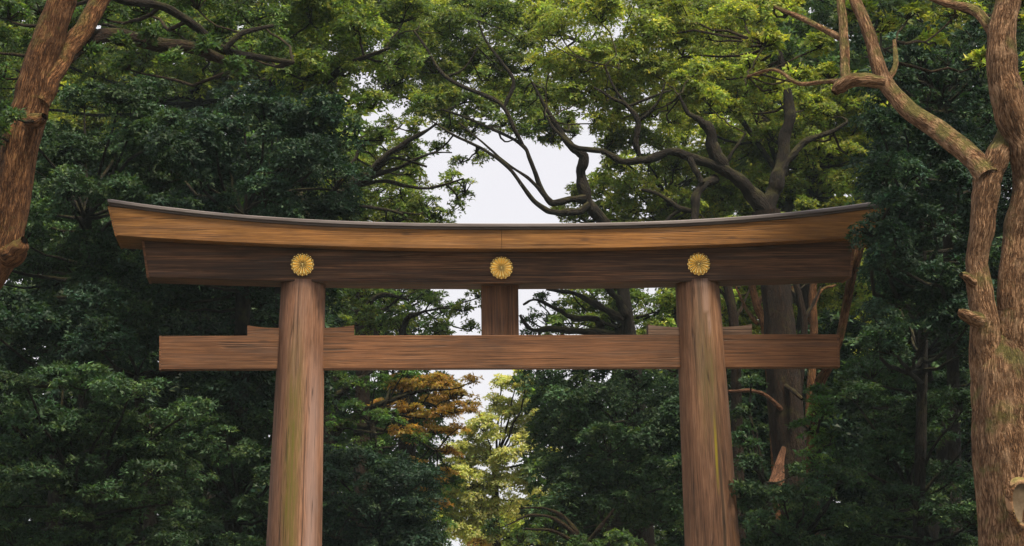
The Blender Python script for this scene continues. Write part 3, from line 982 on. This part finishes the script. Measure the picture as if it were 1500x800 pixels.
# ------------------------------------------------------------------ behind the gate, towards its lighter half
tree('fanning_tree', 'tree with dark bare limbs fanning out above the lintel', 12,
     [(470, 250, 34, 3), (520, 240, 30, 3), (560, 235, 34, 3), (600, 250, 24, 3), (540, 285, 40, 2), (590, 290, 36, 2), (620, 300, 30, 2), (500, 300, 36, 2),
      (470, 300, 30, 3), (635, 320, 26, 2), (545, 200, 30, 4), (575, 185, 28, 4), (590, 215, 24, 3), (530, 225, 30, 4), (605, 185, 20, 3), (605, 230, 18, 3), (660, 262, 20, 0), (682, 275, 24, 0), (672, 292, 18, 0), (580, 320, 34, 2), (450, 275, 26, 3)],
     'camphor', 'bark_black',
     trunk=[(440, 640, 0, 36), (442, 480, 0, 32), (452, 370, 0, 28), (466, 314, 0, 24)],
     limbs=[[(462, 322, 0, 20), (503, 280, -.2, 16), (544, 247, -.4, 13), (577, 223, -.6, 10), (606, 202, -.8, 7), (640, 180, -1, 4)],
            [(490, 292, -.1, 12), (524, 268, -.2, 10), (586, 243, -.4, 6), (631, 225, -.6, 3), (662, 224, -.8, 2)],
            [(484, 296, 0, 10), (495, 268, .2, 8), (520, 231, .4, 5), (530, 200, .5, 3)],
            [(520, 272, -.1, 8), (565, 266, -.2, 6), (606, 274, -.4, 5), (638, 274, -.5, 4), (680, 262, -.6, 3)],
            [(472, 308, 0, 9), (510, 300, 0, 7), (557, 305, -.2, 5), (590, 314, -.4, 3)],
            [(560, 236, -.5, 6), (582, 232, -.5, 4), (625, 244, -.6, 3)],
            [(455, 330, 0, 14), (440, 290, .5, 10), (450, 250, 1, 6)]],
     L=0.101, W=0.056, lai=2.1, seed=41, group='trees around the gate')

def not_gap(x, y):
    return False

tree('camphor_tree', 'tree with looping dark limbs arching over the middle of the gate', 21,
     [(610, 20, 46, 2), (660, 40, 48, 2), (640, 95, 44, 2), (700, 15, 42, 3), (690, 80, 42, 3), (740, 90, 34, 3), (625, 150, 34, 1), (670, 145, 36, 1),
      (720, 145, 26, 2), (655, 190, 24, 1), (690, 190, 24, 1), (700, 225, 16, 1), (760, 60, 28, 3), (745, 20, 26, 4), (775, 130, 34, 3), (790, 175, 28, 2),
      (760, 190, 24, 2), (810, 205, 20, 2), (840, 195, 20, 2), (600, 65, 36, 3), (705, 165, 26, 1), (735, 180, 22, 1), (765, 155, 28, 2), (800, 185, 24, 2), (640, 215, 16, 1), (675, 235, 14, 0), (800, 140, 30, 3), (715, 110, 30, 3), (770, 95, 30, 4), (830, 175, 24, 2)],
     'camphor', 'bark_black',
     trunk=[(945, 800, 0, 28), (938, 640, 0, 25), (926, 520, 0, 21), (916, 450, 0, 19), (904, 370, 0, 20), (884, 326, 0, 22)],
     limbs=[[(888, 332, 0, 24), (860, 288, -.2, 22), (851, 252, -.3, 20), (853, 228, -.4, 18), (838, 214, -.5, 14), (818, 188, -.6, 10), (800, 160, -.6, 7), (780, 120, -.5, 5)],
            [(858, 290, -.3, 14), (834, 294, -.4, 13), (806, 296, -.5, 12), (790, 270, -.6, 9), (778, 236, -.7, 8), (766, 214, -.7, 7), (735, 196, -.6, 6), (690, 175, -.4, 5), (648, 160, 0, 4)],
            [(862, 300, -.3, 14), (846, 310, -.5, 14), (815, 312, -.7, 12), (787, 298, -.8, 9), (750, 252, -1, 7), (713, 222, -1, 6), (670, 200, -.9, 5), (631, 177, -.6, 3)],
            [(800, 290, -.6, 8), (776, 262, -.8, 6), (742, 240, -.9, 5), (713, 214, -1, 4), (672, 180, -.7, 3)],
            [(768, 216, -.7, 6), (754, 190, -.8, 8), (734, 152, -.8, 8), (688, 132, -.6, 8), (651, 111, -.4, 7), (627, 74, -.2, 5), (606, 45, 0, 4)],
            [(738, 158, -.8, 7), (752, 120, -.7, 7), (735, 92, -.6, 6), (713, 62, -.5, 4), (700, 30, -.4, 3)],
            [(655, 112, -.4, 5), (680, 100, -.4, 4), (700, 70, -.4, 3)]],
     L=0.106, W=0.056, lai=2.8, limb_scale=0.8, gnarl=0.6, seed=42, group='trees around the gate')

tree('camphor_tree', 'broad tree with thick dark limbs behind the pillar with yellow lichen', 12,
     [(820, 40, 44, 2), (880, 20, 48, 2), (850, 95, 42, 2), (905, 75, 46, 2), (960, 40, 46, 2), (1010, 20, 42, 2), (960, 100, 38, 2), (905, 125, 34, 3), (845, 140, 34, 2),
      (1000, 75, 34, 2), (1040, 50, 30, 3), (1000, 130, 34, 1), (1040, 150, 30, 1), (1060, 30, 30, 4), (870, 175, 24, 2), (805, 90, 34, 3), (1020, 100, 24, 1),
      (950, 165, 26, 3), (985, 175, 22, 3), (1075, 160, 24, 2), (800, 20, 30, 4), (1090, 20, 32, 3), (1120, 130, 30, 2), (1180, 150, 30, 2), (1215, 165, 26, 2), (1190, 200, 22, 2), (1240, 220, 24, 2), (1100, 95, 28, 3), (1060, 110, 24, 3), (905, 170, 22, 3)],
     'bright', 'bark_dark',
     trunk=[(1182, 800, 0, 64), (1168, 720, 0, 58), (1154, 620, 0, 52), (1144, 520, 0, 47), (1138, 440, 0, 44), (1130, 370, 0, 42), (1122, 310, 0, 42)],
     limbs=[[(1124, 318, 0, 36), (1106, 284, -.2, 29), (1076, 260, -.4, 24), (1044, 244, -.6, 20), (1008, 227, -.8, 17), (980, 222, -1, 15), (944, 236, -1.1, 15), (912, 236, -1.1, 12), (885, 222, -1.1, 11), (842, 215, -1, 9), (815, 192, -.9, 6), (800, 170, -.8, 4)],
            [(1064, 254, -.4, 26), (1050, 224, -.6, 26), (1040, 196, -.7, 22), (1026, 178, -.8, 14), (1008, 164, -.8, 8), (995, 140, -.8, 5)],
            [(1122, 312, 0, 34), (1132, 276, .1, 28), (1144, 240, .2, 25), (1152, 205, .3, 22), (1156, 170, .4, 22), (1150, 120, .5, 15), (1140, 70, .6, 10)],
            [(1144, 248, .1, 15), (1162, 226, .2, 14), (1182, 206, .3, 12), (1212, 196, .4, 9), (1240, 180, .5, 6)],
            [(936, 228, -1.1, 11), (932, 205, -1.2, 11), (934, 180, -1.2, 11), (918, 154, -1.2, 8), (894, 142, -1.2, 6), (870, 128, -1.1, 4)],
            [(934, 178, -1.2, 8), (952, 164, -1.3, 7), (966, 146, -1.4, 5), (975, 120, -1.4, 3)],
            [(916, 152, -1.2, 6), (900, 128, -1.2, 5), (886, 95, -1.1, 3)],
            [(920, 156, -1.2, 6), (955, 142, -1.3, 5), (985, 132, -1.3, 3)],
            [(1048, 262, -.5, 18), (1026, 276, -.9, 17), (1017, 296, -1.1, 16), (1019, 330, -1.2, 15)],
            [(1018, 310, -1.1, 11), (994, 304, -1, 10), (968, 286, -1, 8), (940, 278, -1, 5)],
            [(1000, 305, -1, 8), (984, 316, -1, 7), (970, 330, -1, 6)],
            [(1064, 240, -.4, 7), (1078, 215, -.4, 6), (1092, 195, -.3, 4)],
            [(1010, 232, -.9, 12), (1020, 252, -1, 12), (1030, 268, -1, 12)],
            [(1150, 650, -.3, 8), (1133, 716, -1.4, 32)],
            [(1145, 600, -.4, 9), (1120, 578, -.7, 7), (1098, 572, -.9, 7), (1066, 573, -1.2, 5)],
            [(1150, 565, -.4, 9), (1163, 574, -.7, 9), (1174, 586, -.9, 7)]],
     L=0.104, W=0.054, lai=2.9, gnarl=0.6, limb_scale=0.8, limb_bark={**{i: 'bark_black' for i in range(13)}, 13: 'bark_stub', 14: 'bark_stub', 15: 'bark_dark'}, seed=43, lump=0.18, trunk_sides=28, group='trees around the gate')  # black bark on the upper limbs paints their backlit look

# ------------------------------------------------------------------ dark trees on the other side
tree('evergreen_tree', 'dark leafy tree hiding the far tip of the upper lintel', -2,
     fill(1285, 170, 1440, 520, 40, 51, (-1, 1.5), 1.05, skip=0.16) + [(1300, 235, 26, -2), (1306, 290, 24, -2.5), (1300, 330, 18, -2.5), (1290, 362, 13, -2.5), (1278, 380, 7, -2.5), (1312, 350, 24, -2.5), (1320, 390, 22, -2), (1478, 270, 36, 4), (1490, 350, 36, 4), (1475, 440, 36, 4), (1500, 190, 36, 4)],
     'deep', 'bark_black', trunk=[(1345, 800, 4, 18), (1350, 600, 4, 16), (1352, 420, 4, 14), (1345, 260, 3, 10)],
     L=0.101, W=0.056, lai=3.0, seed=51, leafm='leaf_gloss', group='trees around the gate')
tree('evergreen_tree', 'dark open tree with sky showing through behind the forked trunk', 3,
     fill(1270, 40, 1460, 190, 30, 52, (-1, 2), 1.15), 'deep', 'bark_black', trunk=[(1400, 800, 3, 20), (1395, 500, 3, 18), (1390, 300, 1, 24), (1380, 150, 1, 14)],
     L=0.101, W=0.056, lai=1.7, seed=52, leafm='leaf_gloss', group='trees around the gate')
tree('evergreen_shrub', 'layered dark shrub beside the pale forked trunk', 2,
     fill(1240, 570, 1450, 860, 46, 53, (-1.5, 1.5), 1.1), 'dark', 'bark_black', L=0.101, W=0.051, lai=2.8, seed=53, leafm='leaf_gloss', flat=0.85, vz=0.5,
     group='shrubs below the trees', cat='shrub', droop=0.5)
tree('evergreen_tree', 'dark tree behind the tie beam tip, mottled with light', 7,
     fill(1240, 400, 1450, 600, 42, 54, (-2, 3), 1.1, skip=0.16), 'dark', 'bark_black', L=0.109, W=0.060, lai=2.8, seed=54, leafm='leaf_gloss', group='trees around the gate')
tree('broadleaf_shrub', 'fresh green shrub growing in front of the broad dark trunk', 0.8,
     [(1196, 572, 15), (1206, 600, 24), (1184, 625, 20), (1215, 645, 24), (1190, 670, 22), (1225, 690, 22)], 'green', 'bark_dark', L=0.101, W=0.056, lai=2.9, seed=55,
     group='shrubs below the trees', cat='shrub')
tree('evergreen_shrub', 'low dark shrub at the foot of the broad dark trunk', 0,
     fill(1085, 700, 1250, 860, 40, 56, (-1, 1), 1.1) + [(1235, 680, 28, 0)], 'dark', 'bark_black', L=0.101, W=0.056, lai=2.8, seed=56, leafm='leaf_gloss',
     vz=0.6, group='shrubs below the trees', cat='shrub')
tree('evergreen_shrub', 'tall dark shrub crowding the lichen pillar in front of the broad trunk', 8,
     [(1095, 600, 22), (1090, 640, 24), (1105, 680, 26), (1160, 690, 22), (1150, 730, 26), (1110, 730, 28), (1085, 760, 26), (1170, 760, 28), (1100, 560, 16)], 'dark', 'bark_black', L=0.10, W=0.06, lai=2.6, seed=59, leafm='leaf_gloss',
     group='shrubs below the trees', cat='shrub')
tree('evergreen_tree', 'dense dark tree behind the pillar with yellow lichen', 22,
     fill(1040, 530, 1260, 720, 42, 57, (-1, 3), 1.05), 'dark', 'bark_black', L=0.128, W=0.070, lai=2.9, seed=57, quad=False, group='trees around the gate')

# slender leaning stems behind the tie beam tip
tree('leaning_tree', 'slender reddish stem leaning past the tips of both beams', 2,
     [(1296, 330, 18), (1306, 300, 20), (1286, 352, 11)], 'deep', 'bark_red',
     trunk=[(1190, 640, 0, 17), (1200, 566, 0, 16), (1212, 540, 0, 14), (1229, 498, 0, 12), (1240, 445, 0, 13), (1247, 410, 0, 13), (1256, 375, 0, 14), (1270, 330, 0, 10), (1285, 290, 0, 7)],
     L=0.101, W=0.056, lai=2.2, seed=58, leafm='leaf_gloss', group='thin stems seen between the beams', lump=0.12)
for k, (a, lab) in enumerate((
        ([(1135, 640, 0, 15), (1122, 490, 0, 13), (1108, 445, 0, 12), (1098, 400, 0, 10), (1092, 340, 0, 8)], 'thin reddish stem slanting beside the pillar with yellow lichen'),
        ([(1165, 640, 0, 12), (1178, 490, 0, 11), (1172, 440, 0, 10), (1160, 395, 0, 9), (1150, 340, 0, 6)], 'thin dark stem just beyond the broad trunk'),
        ([(1185, 640, 0, 14), (1192, 490, 0, 12), (1190, 440, 0, 12), (1193, 400, 0, 10), (1196, 340, 0, 8)], 'thin stem behind the beams nearest the slender leaning one'),
        ([(1080, 640, 0, 17), (1076, 490, 0, 15), (1070, 440, 0, 14), (1062, 400, 0, 12), (1060, 340, 0, 8)], 'thin dark stem hugging the edge of the lichen pillar'))):
    r = np.random.default_rng(60 + k)
    x = a[2][0]
    tree('slender_tree', lab, 16 + k * 1.5,
         [(a[-1][0] + r.normal() * 18, 330 + r.normal() * 12, 16, 1), (a[-1][0] + r.normal() * 25, 300, 18, 1), (x + r.normal() * 20, 420 + r.normal() * 10, 12, 2)],
         'camphor', 'bark_red' if k in (0, 2) else 'bark_dark', trunk=a,
         limbs=[[(x, 450, 0, 7), (x + 14 * (-1) ** k, 425, .3, 5), (x + 34 * (-1) ** k, 405 + 6 * k, .5, 3)], [(x + 2, 475, 0, 7), (x - 16 * (-1) ** k, 452, .3, 5), (x - 30 * (-1) ** k, 420, .5, 3)]],
         L=0.109, W=0.060, lai=1.8, seed=60 + k, group='thin stems seen between the beams', lump=0.1, trunk_sides=12)

# ------------------------------------------------------------------ along the path beyond the gate
tree('evergreen_tree', 'large dark tree between the middle and the lichen pillar', 17,
     fill(775, 560, 1010, 760, 44, 71, (-2, 2), 1.05, lambda x, y: x < 800) + [(800, 565, 24, 0)],
     'dark', 'bark_black', trunk=[(935, 800, 2, 26), (930, 650, 2, 23), (925, 560, 2, 20), (920, 490, 1, 15)],
     limbs=[[(920, 492, 0, 15), (916, 462, -.2, 14), (908, 440, -.3, 11), (890, 420, -.4, 9), (880, 395, -.4, 6)],
            [(912, 470, -.2, 13), (888, 455, -.3, 11), (865, 440, -.4, 9), (838, 430, -.5, 6), (800, 424, -.6, 4)],
            [(884, 492, 0, 12), (878, 474, -.1, 10), (866, 466, -.2, 9), (838, 464, -.4, 8), (818, 454, -.5, 6), (785, 440, -.6, 4), (766, 446, -.7, 3)],
            [(900, 490, 0, 12), (850, 486, -.3, 11), (810, 480, -.5, 9), (780, 484, -.6, 6), (762, 462, -.7, 4)]],
     L=0.108, W=0.059, lai=2.8, seed=71, leafm='leaf_gloss', group='trees beyond the gate')
tree('leafy_tree', 'mid green tree in the gap under the crests beside the lichen pillar', 26,
     fill(835, 410, 1000, 520, 30, 72, (-1, 2), 1.1) + [(815, 470, 18), (800, 490, 16)], 'camphor', 'bark_black', L=0.128, W=0.070, lai=2.6, seed=72, group='trees beyond the gate')
tree('leafy_tree', 'sparse pale tree just beside the short middle strut', 34,
     [(790, 440, 20), (775, 465, 20), (800, 470, 20), (780, 490, 18), (820, 450, 16)], 'mid', 'bark_black', trunk=[(870, 800, 0, 10), (865, 600, 0, 9), (822, 485, 0, 6)], L=0.108, W=0.055, lai=0.9, seed=73, group='trees beyond the gate')
tree('leafy_tree', 'light tree speckled with sky beneath the middle crest', 28,
     [(500, 440, 34), (495, 475, 28), (540, 470, 30), (590, 480, 30), (570, 440, 26), (640, 480, 26), (680, 450, 22), (690, 480, 16), (630, 440, 18), (610, 420, 22), (700, 430, 22), (540, 430, 22)],
     'camphor', 'bark_black', trunk=[(600, 800, 1, 26), (595, 600, 1, 24), (592, 500, 1, 16)],
     limbs=[[(592, 510, 0, 12), (590, 480, 0, 10), (600, 465, -.2, 8), (622, 455, -.3, 5)], [(560, 520, 0, 16), (545, 470, 0, 12), (540, 445, -.1, 10), (560, 432, -.2, 7), (600, 440, -.3, 4)],
            [(546, 460, 0, 8), (570, 448, -.2, 5), (590, 432, -.3, 3)]],
     L=0.120, W=0.066, lai=1.7, seed=74, group='trees beyond the gate')
tree('autumn_tree', 'tree turning orange over the path below the tie beam', 24,
     [(650, 560, 30), (680, 575, 24), (630, 590, 32), (665, 600, 28), (690, 600, 14), (600, 565, 28), (640, 630, 26), (620, 610, 22), (655, 660, 22), (630, 690, 22), (610, 720, 26), (640, 740, 24), (575, 560, 26), (690, 555, 18), (670, 625, 20), (600, 600, 24), (615, 640, 26), (660, 690, 20), (640, 560, 30), (660, 580, 30), (620, 560, 30), (645, 605, 30), (680, 590, 22), (590, 630, 26), (570, 590, 24), (640, 700, 24), (600, 680, 24)],
     'orange', 'bark_black', trunk=[(470, 800, 0, 34), (478, 680, 0, 30), (482, 600, 0, 26), (486, 540, 0, 22)],
     limbs=[[(480, 640, 0, 16), (520, 612, -.4, 12), (560, 590, -.6, 8), (610, 575, -.8, 5), (660, 570, -1, 3)], [(484, 590, 0, 14), (500, 575, -.4, 11), (520, 560, -.6, 8), (545, 545, -.8, 5)],
            [(505, 620, -.3, 9), (550, 630, -.6, 7), (600, 640, -.8, 5), (640, 660, -1, 3)], [(520, 640, -.2, 10), (560, 612, -.5, 7), (610, 590, -.6, 5), (650, 600, -.8, 3)]],
     L=0.109, W=0.051, lai=2.1, seed=75, flat=0.9, vz=0.45, group='trees beyond the gate')
tree('leafy_tree', 'green tree beside the orange leaved one, under the tie beam', 22,
     [(500, 560, 34), (550, 560, 34), (590, 545, 28), (530, 600, 34), (490, 620, 32), (570, 610, 30), (600, 640, 28), (545, 650, 34), (500, 660, 30)],
     'green', 'bark_black', L=0.108, W=0.051, lai=2.1, seed=76, flat=0.85, vz=0.5, group='trees beyond the gate')
tree('evergreen_tree', 'deep shaded tree low beside the mossy pillar', 18,
     fill(465, 660, 640, 860, 40, 77, (-1, 1), 1.05), 'deep', 'bark_black', L=0.108, W=0.059, lai=2.8, seed=77, leafm='leaf_gloss', group='trees beyond the gate')
tree('pale_tree', 'pale yellow green tree rising from the path into the sky gap', 46,
     [(755, 562, 24), (735, 595, 28), (712, 628, 28), (752, 628, 30), (698, 662, 32), (742, 668, 32), (678, 692, 32), (720, 704, 34), (662, 728, 32), (700, 742, 34), (780, 580, 26), (780, 650, 30), (770, 700, 30), (745, 740, 30), (652, 700, 26), (640, 740, 28), (668, 660, 24), (690, 710, 30), (660, 770, 30), (700, 780, 30), (690, 635, 18), (735, 560, 18), (790, 615, 28), (800, 670, 30), (790, 720, 30), (770, 560, 20), (755, 600, 26)],
     'yellow', 'bark_dark', L=0.125, W=0.07, lai=3.6, seed=78, group='trees beyond the gate', sub=7)
tree('pale_tree', 'lower olive tree closing the end of the path', 58,
     fill(620, 740, 920, 840, 34, 79, (-1, 2), 1.0), 'bright', 'bark_dark', L=0.14, W=0.08, lai=2.8, seed=79, group='trees beyond the gate', sub=7)
tree('autumn_shrub', 'small orange tinted bush at the end of the path', 40,
     [(695, 795, 14), (712, 806, 14)], 'orange', 'bark_dark', L=0.140, W=0.077, lai=2.0, seed=80, group='shrubs below the trees', cat='shrub')
tree('spreading_shrub', 'low spreading shrub with bare tangled branches under the dark tree', 14,
     [(760, 790, 26), (800, 770, 18), (850, 800, 30), (900, 790, 24), (720, 770, 16), (940, 800, 26)], 'mid', 'bark_dark',
     trunk=[(862, 860, 0, 11), (858, 810, 0, 9), (840, 785, 0, 6)],
     limbs=[[(856, 800, 0, 9), (820, 765, -.3, 6), (780, 755, -.4, 4), (740, 770, -.5, 2)], [(858, 806, 0, 8), (815, 780, -.3, 5), (770, 775, -.4, 3)], [(848, 785, 0, 8), (830, 760, .3, 6), (800, 745, .4, 4), (760, 745, .3, 2)],
            [(858, 800, 0, 9), (880, 770, -.3, 6), (900, 745, -.4, 3)]],
     L=0.101, W=0.056, lai=1.7, seed=81, group='shrubs below the trees', cat='shrub', lump=0.1)

tree('leafy_tree', 'green tree filling the gap low beside the mossy pillar', 36,
     fill(450, 520, 650, 820, 36, 82, (-1, 2), 1.05), 'green', 'bark_black', L=0.14, W=0.08, lai=2.6, seed=82, group='trees beyond the gate')
tree('leafy_tree', 'mottled tree far behind the gap beneath the middle crest', 44,
     fill(470, 400, 650, 520, 32, 83, (-1, 2), 1.1), 'mid', 'bark_black', L=0.15, W=0.08, lai=1.6, seed=83, group='trees beyond the gate')
tree('evergreen_tree', 'dark backing tree at the bottom beyond the lichen pillar', 27,
     fill(800, 545, 1040, 860, 40, 84, (-1, 2), 1.0), 'dark', 'bark_black', L=0.17, W=0.10, lai=3.2, seed=84, group='trees beyond the gate')
# ------------------------------------------------------------------ sunlit trees far behind
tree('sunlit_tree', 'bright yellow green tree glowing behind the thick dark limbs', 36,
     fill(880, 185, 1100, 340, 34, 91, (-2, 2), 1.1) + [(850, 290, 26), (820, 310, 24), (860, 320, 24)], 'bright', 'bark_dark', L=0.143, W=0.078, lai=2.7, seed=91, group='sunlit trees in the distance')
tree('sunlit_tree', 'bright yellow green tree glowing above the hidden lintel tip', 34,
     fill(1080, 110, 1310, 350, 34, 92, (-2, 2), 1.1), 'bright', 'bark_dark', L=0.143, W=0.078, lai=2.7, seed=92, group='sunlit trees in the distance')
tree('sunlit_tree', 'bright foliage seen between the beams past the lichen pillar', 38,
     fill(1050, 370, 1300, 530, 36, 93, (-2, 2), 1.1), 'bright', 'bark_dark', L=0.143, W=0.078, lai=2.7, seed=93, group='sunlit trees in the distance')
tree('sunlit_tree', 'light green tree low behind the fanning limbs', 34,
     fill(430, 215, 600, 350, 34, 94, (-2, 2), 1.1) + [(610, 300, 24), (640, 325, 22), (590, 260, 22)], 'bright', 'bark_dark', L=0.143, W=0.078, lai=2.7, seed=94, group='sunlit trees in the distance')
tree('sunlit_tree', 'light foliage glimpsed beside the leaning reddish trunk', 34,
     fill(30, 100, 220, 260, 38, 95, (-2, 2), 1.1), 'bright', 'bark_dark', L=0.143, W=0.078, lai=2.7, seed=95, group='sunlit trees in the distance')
tree('tall_tree', 'tall green crown at the top above the middle of the gate', 32,
     fill(590, -40, 1120, 170, 46, 96, (-2, 2), 1.1, lambda x, y: (725 < x < 775 and y > 10)), 'bright', 'bark_black', trunk=[(1150, 800, 2, 30), (1148, 500, 2, 26), (1146, 250, 2, 20), (1080, 120, 2, 12)], limbs=[[(1146, 260, 2, 10), (1050, 140, 2, 8), (920, 90, 2, 6), (800, 40, 2, 4)]], L=0.125, W=0.068, lai=2.5, seed=96, group='sunlit trees in the distance')  # bright leaf palette carries the backlit glow of this canopy
tree('tall_tree', 'tall crown closing the top behind the forked pale trunk', 30,
     fill(1120, -40, 1560, 120, 50, 97, (-2, 2), 1.2), 'mid', 'bark_black', trunk=[(1450, 800, 2, 30), (1450, 500, 2, 26), (1440, 250, 2, 20), (1400, 60, 2, 10)], L=0.140, W=0.077, lai=2.0, seed=97, group='sunlit trees in the distance')
tree('tall_tree', 'tall crown closing the top behind the leaning reddish trunk', 28,
     fill(-60, -40, 600, 140, 54, 98, (-2, 2), 1.15), 'camphor', 'bark_black', trunk=[(300, 800, 2, 30), (300, 500, 2, 26), (300, 250, 2, 20), (280, 60, 2, 10)], L=0.128, W=0.070, lai=2.6, seed=98, group='sunlit trees in the distance')
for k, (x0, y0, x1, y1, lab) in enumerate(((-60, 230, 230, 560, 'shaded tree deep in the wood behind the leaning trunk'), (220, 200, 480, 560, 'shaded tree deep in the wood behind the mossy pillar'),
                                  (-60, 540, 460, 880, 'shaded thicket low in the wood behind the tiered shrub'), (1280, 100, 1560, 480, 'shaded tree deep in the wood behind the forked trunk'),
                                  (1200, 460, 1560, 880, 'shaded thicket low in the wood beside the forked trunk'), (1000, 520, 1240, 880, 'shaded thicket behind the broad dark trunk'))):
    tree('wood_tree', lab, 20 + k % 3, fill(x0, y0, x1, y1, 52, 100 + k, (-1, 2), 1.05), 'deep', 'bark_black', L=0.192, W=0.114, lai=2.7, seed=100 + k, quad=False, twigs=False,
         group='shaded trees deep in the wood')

# ------------------------------------------------------------------ the wood behind everything, one mass on each side of the path
for nm, (x0, x1, ytop) in (('w', (-160, 500, -60)), ('e', (1010, 1660, -60))):
    rr = np.random.default_rng(300 + x1)
    up_, lo_ = [], []
    for (px, py, r, d) in fill(x0, ytop, x1, 900, 70, 301 + x1, (-3, 4), 0.95):
        yy = 58 + d
        q = (at(px, py, yy), r / ppm(yy), r / ppm(yy), r / ppm(yy) * 0.85)
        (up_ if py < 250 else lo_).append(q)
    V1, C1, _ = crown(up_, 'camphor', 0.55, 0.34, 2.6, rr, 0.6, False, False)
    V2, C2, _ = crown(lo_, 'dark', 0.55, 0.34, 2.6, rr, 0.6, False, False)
    link('distant_wood', leaf_mesh('distant_wood', np.concatenate([V1, V2]), np.concatenate([C1, C2]), M['leaf']),
         label='dense wood closing the view behind the ' + ('leaning reddish trunk' if nm == 'w' else 'forked pale trunk'), category='wood', kind='stuff')

# ------------------------------------------------------------------ avenue trees out of view, added to block low sky light
for k, (x, y, h) in enumerate(((-17, -22, 17), (-19, -36, 18), (-15, -52, 17), (-17, -68, 18), (17, -26, 17), (19, -40, 18), (15, -54, 17), (17, -70, 18), (-26, -8, 19), (27, -6, 19))):
    r = np.random.default_rng(200 + k)
    d = CAM_D + y
    lob = []
    root = None
    base = np.array([x, y, 0.0])
    LB = [((x + r.normal() * 2.2, y + r.normal() * 2.2, h * q), 3.0, 3.0, 2.3) for q in (0.4, 0.5, 0.55, 0.62, 0.68, 0.75, 0.8, 0.88, 0.95)]
    root = empty('unseen_avenue_tree', base, 'unseen tall dark tree added beside the gravel approach to block low sky light', 'tree', 'unseen trees added along the approach')
    Pp, Ww = smooth_path([base, base + (0.3, 0, h * 0.3), base + (0, 0.3, h * 0.6), base + (0.2, 0, h * 0.85)], [0.6, 0.45, 0.35, 0.15], 6)
    V, F, U = tube(Pp - base, Ww, 12)
    link('trunk', mesh_np('trunk', V, F, M['bark_dark'], U, True), root)
    LV, LC, tw = crown(LB, 'dark', 0.5, 0.3, 2.2, r, 0.7, False, False)
    link('crown', leaf_mesh('crown', LV - base, LC, M['leaf']), root, kind='stuff')
#TREES_END

# ------------------------------------------------------------------ faint teal haze added to lift the shadows
m, nt, nn, ll, out = new_mat('shadow lift haze')
pv = nn.new("ShaderNodeVolumePrincipled")
pv.inputs["Color"].default_value = (0.72, 0.94, 1.0, 1)
pv.inputs["Density"].default_value = 0.00015
ll.new(pv.outputs[0], out.inputs["Volume"])
V, F = boxv(-910, 910, -910, 910, -1.0, 40)
link('haze', mesh_py('haze', V, F, m), kind='stuff', label='faint even teal haze added to lift the shadows', category='haze')
print("leaves", LEAFCOUNT)
